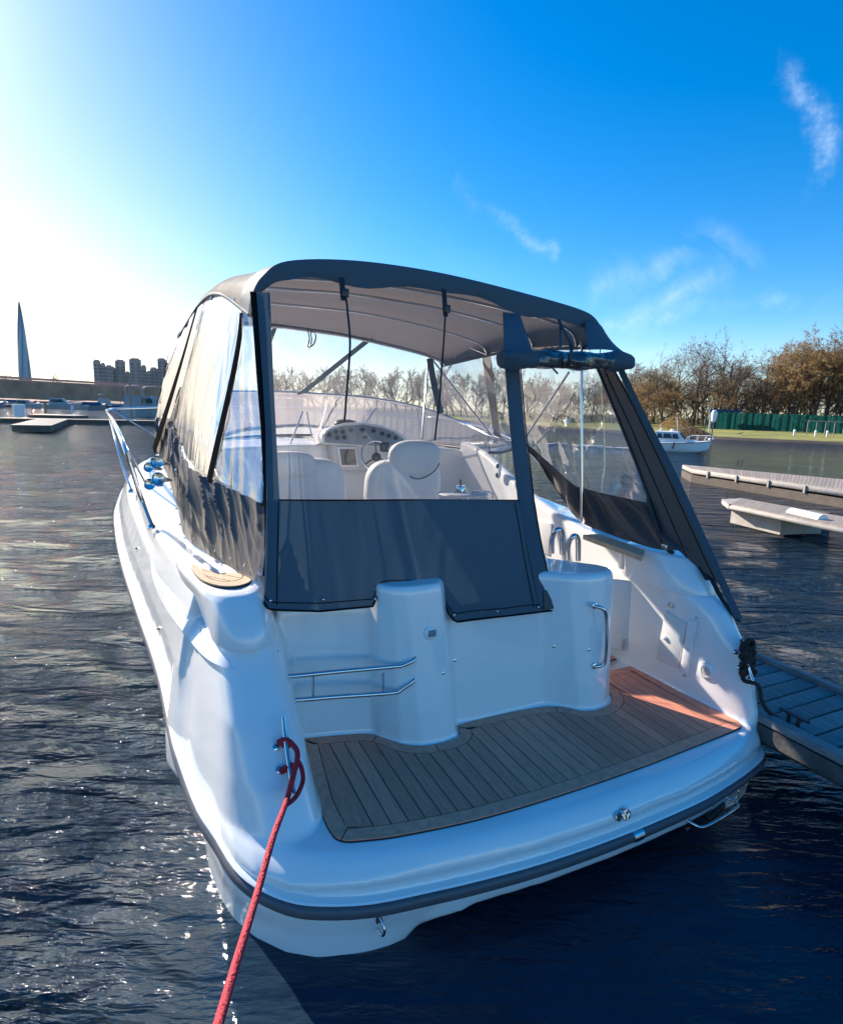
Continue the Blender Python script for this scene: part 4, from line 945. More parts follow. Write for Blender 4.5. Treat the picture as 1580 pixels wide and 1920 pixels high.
for s0_ in (.04, .10, .17, .26, .36, .47, .58, .7, .82):
    c = PS(s0_, .035, .014+.01); cpart('snap_stud', lathe([(.008, -.004), (.008, .003), (0, .007)], c, (-1, -.3, 0), 10), STEEL)
# ---- starboard side curtains
ST = spl([(3.24, 3.64, 2.89), (3.33, 4.3, 2.94), (3.37, 5.3, 2.97), (3.3, 5.9, 2.93), (3.22, 6.27, 2.88)], 200)
smid = [P(1212, 942, x=3.40), P(1140, 927, x=3.39), P(1093, 915, x=3.38), P(1071, 905, x=3.38), P(1015, 855, x=3.38), P(987, 832, x=3.40)]
sbot = [P(1292, 1032, x=3.38), P(1235, 1030, x=3.30), P(1178, 1014, x=3.30), P(1130, 997, x=3.28), P(1088, 978, x=3.30), P(1060, 944, x=3.34), P(1032, 902, x=3.37), P(984, 832, x=3.40)]
mA = spl(smid, 60); mB = spl(sbot, 60); rows_ = []
for i in range(19):
    t = i/18; row = []
    for j in range(61):
        p = Vector(lerp(mB[j], mA[j], t)); s_ = j/60; a = s_*2.6; env = math.sin(math.pi*t)**.5*(1 if s_ > .0 else 0)
        p.x += env*(.030*math.sin(a*17+math.sin(a*5)*2+t)+.022*noise.noise(Vector((a*6, t*2, 1)))); p.y += env*.02*math.cos(a*15); row.append(p)
    rows_.append(row)
cpart('side_curtain', grid(rows_), CANVS)['label'] = 'grey canvas skirt of the starboard curtain'
mT = [Vector(cur(ST, s_)) for s_ in np.linspace(0.05, .62, 41)]; mM = spl(smid, 40)
cpart('clear_window', grid([[lerp(Vector(mM[j]), mT[j], t)+Vector((.03*math.sin(math.pi*t)+.008*noise.noise(Vector((j*.3, t*6, 2))), 0, 0)) for j in range(41)] for t in np.linspace(0, 1, 16)]), VIN)
fw_b = [P(985, 832, x=3.40), Vector((3.46, 5.5, 2.10)), Vector((3.44, 6.1, 2.25)), Vector((3.30, 6.5, 2.34))]
fb = spl(fw_b, 20); ft = [Vector(cur(ST, s_)) for s_ in np.linspace(.63, 1., 21)]
cpart('clear_window', grid([[lerp(Vector(fb[j]), ft[j], t) for j in range(21)] for t in np.linspace(0, 1, 10)]), VINF)
cpart('zip_strip', (lambda rws_: grid(rws_))([[P(908+ (934-908)*t+dx, lerp(642, 832, t), x=3.37) for dx in (-9+3*t, 9-3*t)] for t in np.linspace(0, 1, 12)]), STEELD)
# starboard corner curtain: a slanting band of doubled canvas
Lp = [P(1118, 690, x=3.24), P(1150, 768, x=3.27), P(1185, 855, x=3.31), P(1215, 935, x=3.34), P(1243, 1012, x=3.36)]
Mp = [P(1134, 692, x=3.25), P(1180, 790, x=3.30), P(1228, 900, x=3.36), P(1272, 1000, x=3.38), P(1300, 1055, x=3.39)]
Rp = [P(1150, 690, x=3.26), P(1195, 772, x=3.32), P(1250, 880, x=3.38), P(1310, 1010, x=3.41), P(1352, 1100, x=3.415)]
a_, b_, c_ = [spl(q, 40) for q in (Lp, Mp, Rp)]
rows_ = []
for i in range(41):
    t = i/40; fl2 = Vector((0, 0, 0)); a, b, c = Vector(a_[i]), Vector(b_[i]), Vector(c_[i])
    def bez(u): return a*(1-u)**2+(b+Vector((.0, -.03, -.01)))*2*u*(1-u)+c*u**2
    rows_.append([bez(u)+Vector((0, .012*noise.noise(Vector((u*6, t*4, 3)))-.012*math.sin(u*9), 0)) for u in np.linspace(0, 1, 14)])
cpart('corner_curtain', grid(rows_), CANVS)
cpart('corner_hem', ribbon([Vector(p)+Vector((.008, -.012, 0)) for p in spl([P(1150, 672, x=3.26), P(1197, 772, x=3.32), P(1253, 880, x=3.38), P(1313, 1010, x=3.415), P(1345, 1082, x=3.42), P(1380, 1160, x=3.42)], 40)], .05, (.6, -.8, .1), .006), CANV)
cpart('zipper', tube(spl([q+Vector((0, -.01, 0)) for q in Lp], 30), .011, 8), BLK)
for u_ in (5, 11):
    cpart('seam', tube([r_[u_]+Vector((0, -.004, 0)) for r_ in rows_], .0035, 6), HEM)
cpart('zipper', tube(crom([P(1215, 935, x=3.33), P(1228, 975, x=3.33), P(1245, 1022, x=3.34), P(1262, 1038, x=3.36)], 5), .016, 8), BLK)
cpart('loose_strap', ribbon(crom([P(1322, 1062, x=3.43), P(1338, 1095, x=3.43), P(1352, 1122, x=3.44), P(1372, 1150, x=3.44), P(1385, 1166, x=3.44)], 5), .035, (.7, -.5, -.2), .008), STRAP)
cpart('velcro_patch', ribbon([P(1312, 1062, x=3.40), P(1328, 1088, x=3.40)], .04, (.7, -.6, .1), .006), BLK)
bevel(cpart('deck_clip', box(P(1248, 1026, x=3.34), (.05, .05, .05)), STEEL), .008)

# ---- windscreen and front windows
wt = spl([P(985, 836, x=3.40), P(925, 820, y=5.15), P(860, 790, y=5.9), P(780, 762, y=6.4), P(690, 746, y=6.75), P(600, 739, y=6.9), P(510, 735, y=6.75), Vector((.62, 6.3, 2.43)), Vector((.42, 5.7, 2.25)), Vector((.38, 5.1, 2.06))], 60)
wb = spl([Vector((3.41, 4.95, 1.98)), Vector((3.47, 5.4, 1.90)), Vector((3.45, 6.1, 1.90)), Vector((3.3, 6.9, 1.90)), Vector((2.8, 7.5, 1.93)), Vector((1.95, 7.75, 1.95)), Vector((1.1, 7.5, 1.93)), Vector((.60, 6.9, 1.90)), Vector((.44, 6.1, 1.90)), Vector((.41, 5.0, 1.98))], 60)
WS = bpart('windscreen', grid([[lerp(Vector(wb[j]), Vector(wt[j]), t) for j in range(61)] for t in np.linspace(0, 1, 8)]), SCREEN)
def wpart(name, vf, m): return mk(name, vf[0], vf[1], m, WS, True, 60)
wpart('top_frame', tube([Vector(p) for p in wt], .017, 8), STEEL); wpart('base_frame', tube([Vector(p) for p in wb], .016, 8), BLK)
for j in (8, 20, 32, 44, 54): wpart('mullion', tube([Vector(wb[j]), Vector(wt[j])], .010, 8), STEEL)
# front curtain between roof and windscreen
ftp = [Vector(p)+Vector((0, .0, -.02)) for p in rD[5:-5]][::-1]; n_ = len(ftp); wtf = [Vector(lerp(wt[min(59, int(u))], wt[min(60, int(u)+1)], u-int(u))) for u in np.linspace(15, 48, n_)]
cpart('front_window', grid([[lerp(wtf[j], ftp[j], t)+Vector((0, .05*math.sin(math.pi*t)+.015*noise.noise(Vector((j*.2, t*3, 7))), 0)) for j in range(n_)] for t in np.linspace(0, 1, 14)]), VINF)
def strip3(a, b, w_, m=CANV, name='front_strip'): return cpart(name, ribbon([a, lerp(a, b, .5)+Vector((0, .02, 0)), b], w_, (1, 0, .3), .008), m)
strip3(P(692, 636, y=6.35), P(566, 738, y=6.85), .12); strip3(P(518, 608, y=6.35), P(506, 640, y=6.5), .05)
strip3(P(805, 672, y=6.3), P(826, 775, y=6.1), .08)

# ---- helm, seats and small fittings inside
def face(pix, y, tilt=.25):
    c = P(sum(p[0] for p in pix)/len(pix), sum(p[1] for p in pix)/len(pix), y=y)
    out = []
    for q in pix:
        p = P(*q, y=y); p2 = P(*q, y=y+(p.z-c.z)*tilt); out.append(p2)
    return out
def slab(name, pts, d, m, parent=None, bev=.01):
    d = Vector(d); n = len(pts); V = pts+[p+d for p in pts]; F = [tuple(range(n))[::-1], tuple(range(n, 2*n))]+[(i, (i+1) % n, n+(i+1) % n, n+i) for i in range(n)]
    o = bpart(name, (V, F), m, parent, False); fix_normals(o)
    if bev: bevel(o, bev, 2, 50)
    return o
podp = [(604, 832), (604, 815), (612, 806), (623, 799), (645, 793), (681, 791), (717, 797), (742, 806), (762, 820), (775, 838), (700, 838)]
HELM = slab('helm_console', face(podp, 5.86), (0, .5, -.06), GEL, None, .02)
slab('instrument_panel', face([(609, 830), (609, 817), (616, 808), (626, 803), (647, 798), (681, 796), (715, 802), (738, 810), (756, 822), (764, 834), (700, 836)], 5.845), (0, .01, 0), DASH, HELM, .003)
for (cx_, cy_) in ((300, 290), (372, 262), (440, 262), (520, 245), (635, 245), (745, 250), (828, 280), (890, 300), (955, 322), (380, 320), (450, 316)):
    px, py = 560+cx_/5.267, 760+cy_/5.267; c = face([(px, py)], 5.83)[0]; c.y = 5.835+(c.z-2.05)*.25-.004
    bpart('gauge', lathe([(.024, -.004), (.024, .006), (.020, .007), (.019, .003), (0, .003)], c, (0, -1, .25), 16), BLK, HELM)
slab('switch_row', face([(680, 817), (688, 817), (688, 822), (680, 822)], 5.835), (0, -.006, 0), BLK, HELM, 0)
slab('lower_console', face([(620, 834), (626, 868), (641, 882), (700, 884), (775, 880), (775, 838)], 5.84, .1), (0, .4, 0), DASHG, HELM, .015)
slab('chart_bezel', face([(632, 838), (667, 838), (673, 876), (638, 876)], 5.82, .1), (0, .02, 0), GEL, HELM, .004)
slab('chart_screen', face([(637, 842), (665, 842), (669, 872), (641, 872)], 5.812, .1), (0, .005, 0), SCRN, HELM, 0)
wcn = P(706, 856, y=5.55); q = Vector((0, -1, .35)).normalized().to_track_quat('Z', 'Y').to_matrix()
WH = bpart('steering_wheel', tube([wcn+q @ Vector((math.cos(a)*.165, math.sin(a)*.165, 0)) for a in np.linspace(0, 2*math.pi, 41)[:-1]], .0125, 10, closed=True), STEEL, HELM)
bpart('wheel_hub', lathe([(.045, -.03), (.045, .0), (.03, .012), (0, .014)], wcn, (0, -1, .35), 20), BLK, HELM)
for k in range(3):
    a = math.pi/2+k*2*math.pi/3; bpart('wheel_spoke', tube([wcn, wcn+q @ Vector((math.cos(a)*.165, math.sin(a)*.165, 0))], .008, 8), BLK, HELM)
bevel(bpart('throttle', box(P(721, 838, y=5.6), (.09, .06, .10)), BLK, HELM), .012)
pole_ = bpart('dash_hump', ellipsoid(P(648, 794, y=6.3), (.14, .1, .05), 18, 8), BLK, HELM)
def cush(name, pxc, pyc, y, hx, hy, hz, m, parent=None, p=.55, tilt=0):
    V, F = ellipsoid((0, 0, 0), (hx, hy, hz), 28, 16, p); c = P(pxc, pyc, y=y); M = Matrix.Rotation(tilt, 3, 'X')
    return bpart(name, ([c+M @ Vector(v) for v in V], F), m, parent, True, 80)
HS_ = cush('helm_seat', 755, 925, 5.0, .385, .11, .33, SEAT, None, .55, .08)
cush('headrest', 777, 859, 4.93, .265, .085, .17, SEAT, HS_, .75, .08)
bpart('piping', tube([P(px, py, y=4.86) for px, py in ((716, 935), (715, 905), (716, 880), (720, 866), (730, 858))], .0035, 6), DASHG, HS_)
bpart('piping', tube(crom([P(px, py, y=4.84) for px, py in ((768, 893), (782, 898), (800, 893), (815, 882), (824, 868))], 4), .006, 6), BLK, HS_)
PS_ = cush('port_seat', 572, 930, 5.0, .37, .11, .34, SEAT, None, .6, .05)
cush('headrest', 540, 872, 4.93, .24, .08, .12, SEAT, PS_, .75, .05)
cush('companion_seat', 700, 985, 5.0, 1.1, .3, .12, SEAT, None, .3)
tb = P(868, 926, y=4.35)
TR = bpart('wet_unit_lid', ellipsoid(tb, (.23, .16, .022), 30, 8, .8), DASHG)
bpart('tap_block', lathe([(.05, 0), (.05, .05), (.045, .06), (.0, .06)], tb+Vector((-.03, 0, .015)), (0, 0, 1), 20), STEEL, TR)
bpart('tap_lever', tube([tb+Vector((-.03, 0, .07)), tb+Vector((-.035, 0, .13))], .008, 8), BLK, TR)
bpart('handrail', tube(crom([P(872, 937, y=4.2), P(885, 925, y=4.25), P(890, 922, y=4.25), P(920, 923, y=4.3), P(924, 935, y=4.3)], 5), .008, 8), STEEL)
c = P(934, 882, x=3.26); bp_ = bpart('control_plate', ellipsoid(c, (.018, .045, .085), 20, 10, .7), GEL)
for dz in (-.045, .045): bpart('control_socket', ellipsoid(c+Vector((-.014, 0, dz)), (.01, .025, .028), 16, 8), BLK, bp_)
bevel(bpart('locker_door', box(P(1012, 1005, x=3.28), (.02, .34, .30)), GELT), .006)

# ------------------------------------------------------------------ surroundings
def G(px, D, z=0.):
    """spot on the bearing of photo column px at distance D"""
    d = FWD*FPX+RGT*(px-CXP)+UPV*(CYP-(H0+HS*px)); d.z = 0; d.normalize(); return Vector((d.x*D, d.y*D, z))
def HZ(px, py, D):
    """height of a photo point at distance D"""
    d = FWD*FPX+RGT*(px-CXP)+UPV*(CYP-py); return CAMH+d.z*D/math.hypot(d.x, d.y)
ORD = ['first', 'second', 'third', 'fourth', 'fifth', 'sixth', 'seventh', 'eighth', 'ninth', 'tenth', 'eleventh', 'twelfth', 'thirteenth', 'fourteenth', 'fifteenth', 'sixteenth', 'seventeenth', 'eighteenth', 'nineteenth', 'twentieth']
def top(name, vf, m, label, cat_, group=None, loc=None, sm=True, ang=40, kind=None):
    loc = Vector(loc) if loc is not None else Vector((0, 0, 0))
    me = bpy.data.meshes.new(name); me.from_pydata([tuple(Vector(v)-loc) for v in vf[0]], [], [tuple(f) for f in vf[1]]); me.update()
    if sm: smooth(me, ang)
    o = link(name, me, None, m); o.location = loc; tag(o, label, cat_, group, kind); return o
def dup(root, loc, rz=0, label=None, group=None, scale=None):
    r_ = root.copy(); COL.objects.link(r_); r_.location = loc; r_.rotation_euler = (0, 0, rz)
    if scale: r_.scale = scale if hasattr(scale, '__len__') else (scale,)*3
    if label: r_['label'] = label
    if group: r_['group'] = group
    for ch in list(root.children):
        c = ch.copy(); COL.objects.link(c); c.parent = r_
        for g_ in ch.children: d_ = g_.copy(); COL.objects.link(d_); d_.parent = c
    return r_

# ---- mooring lines
def rope(name, pts, r_, m, label, n=8):
    c = crom(pts, n); loc = c[0]; return top(name, tube(c, r_, 12), m, label, 'rope', None, loc)
rp = [H(519, 1394, .02), H(528, 1392, .05), H(541, 1412, .07), H(543, 1432, .08), H(539, 1462, .09), H(531, 1500, .10), P(512, 1570, y=1.98), P(481, 1680, y=1.70), P(446, 1795, y=1.42), P(411, 1915, y=1.18), P(392, 1985, y=1.05), P(365, 2080, y=.92)]
red = rope('mooring_rope', rp, .0125, ROPER, 'red mooring rope from the port quarter cleat towards the viewer')
lp = crom([H(543, 1430, .07), H(551, 1447, .07), H(555, 1468, .07), H(549, 1486, .08), H(540, 1498, .09), H(532, 1506, .10)], 8)
mk('loop', *tube(lp, .0105, 12), ROPER, red)
for a, b in (((520, 1393), (536, 1402)), ((524, 1447), (543, 1440))): mk('turn', *tube([H(*a, .02), H(*b, .05)], .017, 12), ROPER, red)
kc2 = kc; pts = []
for i in range(120):
    a = i*.62; s_ = (i/120); pts.append(kc2+kn*(.05+.02*math.sin(a*1.3))+Vector((-.0+.05*math.cos(a)+.04*s_+.015*math.sin(i*1.7), 0, .10-.22*s_+.035*math.sin(a))))
end = [P(1421, 1285, y=2.12), P(1427, 1312, y=2.10), P(1440, 1334, y=2.08), P(1462, 1347, y=2.10), P(1482, 1351, y=2.12)]
bl = rope('mooring_rope', [tuple(p) for p in pts[::2]]+[tuple(p) for p in end], .013, ROPEB, 'black mooring rope bunched on the starboard quarter cleat and led to the jetty', 4)

# ---- finger jetty beside the starboard quarter
def jetty():
    z = .47; e = empty('finger_jetty', (3.9, 1.0, 0), 'weathered grey plank finger jetty beside the starboard quarter', 'jetty')
    xb, xf = 4.33, 3.52
    y = -2.6
    k = 0
    while y < 3.3:
        w_ = .135; v = box(((xb+xf)/2, y+w_/2, z-.018+.003*math.sin(k*2.1)), (xb-xf, w_-.014, .036), rz=.012*math.sin(k*1.3)); o = mk('plank', *v, DOCKW, e, False); bevel(o, .004, 1); y += w_; k += 1
    for (x, w_, zz, h_) in ((xb+.03, .045, z+.01, .05), (xf-.04, .085, z+.012, .05)):
        bevel(mk('edge_board', *box((x, .35, zz), (w_, 5.9, h_)), DOCKW, e, False), .006)
    mk('side_beam', *box((xf-.05, .35, z-.075), (.06, 5.9, .10)), DOCKS, e, False); mk('side_beam', *box((xb+.02, .35, z-.12), (.06, 5.9, .17)), DOCKS, e, False)
    for yy in (-2, .0, 2.2): mk('float', *box((3.95, yy, .25), (.4, 1.1, .2)), FOAM, e, False)
    o = mk('rubber_sheet', *box((3.86, 1.15, z+.012), (.60, .75, .008)), RUB, e, False)
    b = P(1487, 1352, z=z+.03)
    c = mk('dock_cleat', *tube([b+Vector((0, -.09, .04)), b+Vector((0, .09, .04))], .013, 10), STEELD, e)
    mk('cleat_post', *tube([b+Vector((0, -.03, -.03)), b+Vector((0, -.03, .04))], .012, 8), STEELD, c); mk('cleat_post', *tube([b+Vector((0, .03, -.03)), b+Vector((0, .03, .04))], .012, 8), STEELD, c)
jetty()

# ---- pale pontoons on the right
def pontoon(name, bl_, br_, fr_, fl_, z, m, deck, label, nb=24, side=.20):
    c = sum([Vector(p) for p in (bl_, br_, fr_, fl_)], Vector())/4; e = empty(name, (c.x, c.y, 0), label, 'pontoon', 'pontoons on the right')
    quad_ = [Vector((p[0], p[1], 0)) for p in (bl_, br_, fr_, fl_)]
    lo_ = [p+Vector((0, 0, z-side)) for p in quad_]; hi_ = [p+Vector((0, 0, z-.02)) for p in quad_]
    bevel(fix_normals(mk('frame', *solid_loft([lo_, hi_]), m, e, False)), .015, 1)
    me = None
    for k in range(nb):
        a, b = (k+.04)/nb, (k+.96)/nb; ins = .10
        q = [lerp(quad_[3], quad_[2], a), lerp(quad_[3], quad_[2], b), lerp(quad_[0], quad_[1], b), lerp(quad_[0], quad_[1], a)]
        q = [lerp(q[0], q[3], ins), lerp(q[1], q[2], ins), lerp(q[2], q[1], ins*.4), lerp(q[3], q[0], ins*.4)]
        mk('plank', *solid_loft([[p+Vector((0, 0, z-.02)) for p in q], [p+Vector((0, 0, z+.006)) for p in q]]), deck, e, False)
    return e, quad_
z1 = .48
e1, q1 = pontoon('pontoon', P(1279, 871, z=z1), P(1700, 909, z=z1), P(1700, 937, z=z1), P(1297, 879, z=z1), z1, DOCKP, DOCKD, 'long pale timber pontoon below the white cruiser', 60, .17)
u = (q1[2]-q1[3]); L_ = u.length; u.normalize()
n_ = Vector((u.y, -u.x, 0)); n_ = n_ if n_.dot(q1[3]-q1[0]) > 0 else -n_
k = .8
while k < L_-1:
    c = q1[3]+u*k; mk('bracket', *box((c.x+n_.x*.02, c.y+n_.y*.02, z1-.12), (.06, .06, .22), rz=math.atan2(u.y, u.x)), DOCKP, e1, False); k += 1.25
mk('float', *solid_loft([[p+Vector((0, 0, -.3)) for p in q1], [p*1.0+Vector((0, 0, z1-.23)) for p in q1]]), FOAM, e1, False)
z2 = .50
tip = P(1353, 936, z=z2)
e2, q2 = pontoon('pontoon', P(1392, 934, z=z2), P(1700, 990, z=z2), P(1700, 1016, z=z2), P(1366, 946, z=z2), z2, DOCKP, DOCKD, 'shorter pale pontoon with a rolled white fender on its edge', 60, .10)
nose = crom([q2[0]+Vector((0, 0, 0)), lerp(q2[0], Vector((tip.x, tip.y, 0)), .8), Vector((tip.x, tip.y, 0)), q2[3]], 6); mk('nose_board', *solid_loft([[(p[0], p[1], z2-.10) for p in nose], [(p[0], p[1], z2+.0) for p in nose]]), DOCKP, e2)
f0, f1 = P(1371, 957, z=.32), P(1465, 978, z=.32)
uu = (f1-f0).normalized(); bb = Vector((-uu.y, uu.x, 0)); bb = bb if bb.y > 0 or bb.x > 0 else -bb
c = (f0+f1)/2+bb*.55
mk('float', *box((c.x, c.y, .22), ((f1-f0).length, 1.1, .36), rz=math.atan2(uu.y, uu.x)), DOCKP, e2, False)
pc = P(1480, 990, z=.05)+bb*.5
mk('pile', *box((pc.x, pc.y, .1), (.42, .8, .62), rz=math.atan2(uu.y, uu.x)), FOAM, e2, False)
ra, rb = P(1483, 963, z=.48), P(1542, 977, z=.48)
top('fender_roll', tube([ra, rb], .125, 20), BOATW, 'fat white fender roll strapped to the edge of the shorter pontoon', 'fender', None, ra)
for (px, py, zz) in ((1363, 934, z2), (1378, 935, z2)):
    b = P(px, py, z=zz); mk('cleat_horn', *tube([b, b+Vector((0, 0, .12))], .012, 8), STEELD, e2)
for (px, py) in ((1383, 872), (1390, 872), (1322, 873)):
    b = P(px, py, z=z1); mk('cleat_horn', *tube([b, b+Vector((0, 0, .22))], .03, 8), STEELD, e1)
b = P(1327, 874, z=z1); D = math.hypot(b.x, b.y); tp_ = Vector((b.x, b.y, HZ(1340, 785, D)))
pl_ = empty('marker_pole', b, 'thin dark pole with a white lamp head standing on the long pontoon', 'pole')
mk('pole', *tube([b, tp_], .022, 8), STEELD, pl_); mk('lamp_head', *lathe([(.02, -.15), (.08, -.1), (.10, .05), (.11, .22), (.07, .32), (0, .34)], tp_, (0, 0, 1), 14), BOATW, pl_)

# ---- the white cabin cruiser under way
def small_cruiser():
    b = P(1263, 846, z=0); D = math.hypot(b.x, b.y); s_ = (G(1336, D)-G(1200, D)).length/6.3
    w_ = (G(1334, D)-G(1203, D)).normalized(); rz = math.atan2(w_.y, w_.x)-.12
    e = empty('cabin_cruiser', b, 'small white cabin cruiser under way near the wooded right bank', 'motorboat', None, rz); e.scale = (s_,)*3
    def c_(name, vf, m, par=None, sm=True, ang=40):
        me = bpy.data.meshes.new(name); me.from_pydata([tuple(v) for v in vf[0]], [], [tuple(f) for f in vf[1]]); me.update()
        if sm: smooth(me, ang)
        return link(name, me, par or e, m)
    secs_ = []
    for x, bw, sh, kz in ((-3.1, .95, .72, -.1), (-2, 1.1, .74, -.15), (-.5, 1.15, .80, -.15), (1., 1.05, .92, -.1), (2.1, .75, 1.02, .0), (2.8, .35, 1.10, .3), (3.2, .03, 1.16, .9)):
        secs_.append([(x, 0, kz-.1), (x, bw*.7, kz), (x, bw*.93, max(kz, .15)), (x, bw, sh), (x, bw-.06, sh+.02), (x, 0, sh+.05), (x, -bw+.06, sh+.02), (x, -bw, sh), (x, -bw*.93, max(kz, .15)), (x, -bw*.7, kz)])
    H = c_('hull', solid_loft(secs_), BOATW)
    c_('sheer_stripe', tube(crom([(-3.1, -1.0, .66), (-.5, -1.18, .74), (1, -1.08, .86), (2.1, -.78, .97), (2.8, -.38, 1.05), (3.2, -.03, 1.1)], 5), .025, 6), BOATG, H)
    cab = [[(x, y, z) for x, y in ((-1.7+a, -.85+b_), (.9-c2, -.78+b_), (.9-c2, .78-b_), (-1.7+a, .85-b_))] for z, a, b_, c2 in ((.75, 0, 0, -.3), (1.2, .02, .03, 0), (1.75, .05, .10, .55), (1.82, .0, .06, .6), (1.88, .1, .15, .75))]
    C_ = c_('cabin', solid_loft(cab), BOATW, None, False)
    for sy in (-1, 1):
        for x0, x1 in ((-1.5, -1.05), (-.95, -.25), (-.15, .35)):
            c_('window', solid_loft([[(x0, sy*.80, 1.22), (x1+.05, sy*.80, 1.22), (x1-.12, sy*.755, 1.66), (x0, sy*.755, 1.66)], [(x0, sy*.845, 1.22), (x1+.05, sy*.845, 1.22), (x1-.12, sy*.80, 1.66), (x0, sy*.80, 1.66)]]), BOATG, C_, False)
    c_('windscreen', solid_loft([[(.98, -.7, 1.22), (.98, .7, 1.22), (.42, .62, 1.72), (.42, -.62, 1.72)], [(1.03, -.7, 1.24), (1.03, .7, 1.24), (.48, .62, 1.74), (.48, -.62, 1.74)]]), BOATG, C_, False)
    c_('foredeck_trunk', solid_loft([[(.9, -.6, .9), (2.2, -.35, 1.0), (2.2, .35, 1.0), (.9, .6, .9)], [(1., -.5, 1.2), (2.0, -.28, 1.12), (2.0, .28, 1.12), (1., .5, 1.2)]]), BOATW)
    c_('radar_dome', lathe([(.0, 0), (.2, 0), (.22, .08), (.18, .15), (0, .17)], (-.3, 0, 1.92), (0, 0, 1), 16), BOATW); c_('searchlight', ellipsoid((-1.3, -.5, 1.98), (.1, .1, .1), 12, 8), BOATW); c_('horn_light', ellipsoid((-1.35, .3, 2.0), (.09, .09, .14), 12, 8), BOATW)
    c_('mast', tube([(.15, 0, 1.85), (-.05, 0, 3.2)], .03, 8), BOATW); c_('aerial', tube([(-1.5, .6, 1.8), (-1.6, .6, 2.6)], .012, 6), BOATW)
    for sy in (-1, 1):
        rr_ = c_('bow_rail', tube(crom([(1.1, sy*1.0, 1.0), (1.2, sy*1.0, 1.5), (2.2, sy*.7, 1.58), (3.0, sy*.25, 1.62), (3.35, 0, 1.6)], 5), .022, 6), BOATW)
        for x, y, z in ((1.8, .85, .98), (2.5, .5, 1.05), (3.05, .15, 1.12)): c_('stanchion', tube([(x, sy*y, z), (x+.15, sy*y*.9, 1.58)], .016, 6), BOATW, rr_)
        for x in (-2.2, .1): c_('fender', tube([(x, sy*1.17, .9), (x-.05, sy*1.17, .62), (x-.12, sy*1.15, .3)], .06, 8), BOATR)
    c_('anchor', ellipsoid((3.1, -.2, 1.3), (.3, .16, .1), 12, 8), BOATW)
    c_('side_window_strut', tube([(1.0, -.9, .95), (.3, -.8, 1.75)], .03, 6), BOATW)
    # foam at the stern
    rng = random.Random(5); parts_ = []
    for i in range(70):
        d = -3.1-rng.random()**1.5*9; p = Matrix.Rotation(rz, 3, 'Z') @ Vector((d*s_, rng.gauss(0, .35+abs(d+3)*.12)*s_, 0))
        parts_.append(ellipsoid((b.x+p.x, b.y+p.y, .02), (.10+rng.random()*.25, .05+rng.random()*.12, .02+rng.random()*.05), 8, 5))
    top('wake_foam', cat(*parts_), BOATW, None, None, kind='stuff')
small_cruiser()

# ---- right bank
shore = [P(1580, 834, z=0), P(1457, 828.7, z=0), P(1335, 822.6, z=0), P(1215, 815, z=0), P(1100, 807, z=0), P(980, 799.2, z=0)]
shore = [shore[0]+(shore[0]-shore[2])*1.6, shore[0]+(shore[0]-shore[2])*.6]+shore+[G(880, 125), G(760, 170), G(640, 235), G(520, 300), G(420, 400)]
shp = [Vector(p) for p in crom(shore, 8)]
def inland(i):
    t = (shp[min(i+1, len(shp)-1)]-shp[max(i-1, 0)]).normalized(); n = Vector((t.y, -t.x, 0)); c = shp[i]
    return n if n.dot(c) > 0 else -n
rows_ = []
for d_, z_ in ((-2, -.6), (0, -.02), (.3, .10), (.8, .20), (1.3, .28), (3., .36), (8, .58), (16, .92), (30, 1.2), (80, 1.6), (260, 2.2)):
    rows_.append([p+inland(i)*d_+Vector((0, 0, z_+(.02*noise.noise(Vector((p.x*.4, p.y*.4, d_))) if d_ > 0 else 0))) for i, p in enumerate(shp)])
gr = top('grass_bank', grid(rows_[4:]), GRASS, 'olive dry grass bank along the right shore', None, kind='structure')
md = top('shore_mud', grid(rows_[:5]), MUD, 'dark muddy foot of the grass bank', None, kind='structure')
def bankpt(px, d_, z_=None):
    """spot d_ metres inland of the shore on the bearing of column px"""
    g_ = G(px, 1.); best = min(range(len(shp)), key=lambda i: abs(math.atan2(shp[i].x, shp[i].y)-math.atan2(g_.x, g_.y)))
    a = shp[best]; D = math.hypot(a.x, a.y)+d_; p = G(px, D); p.z = interp(d_, [0, 1.3, 3, 8, 16, 30, 80], [0, .28, .36, .58, .92, 1.2, 1.6]); return p
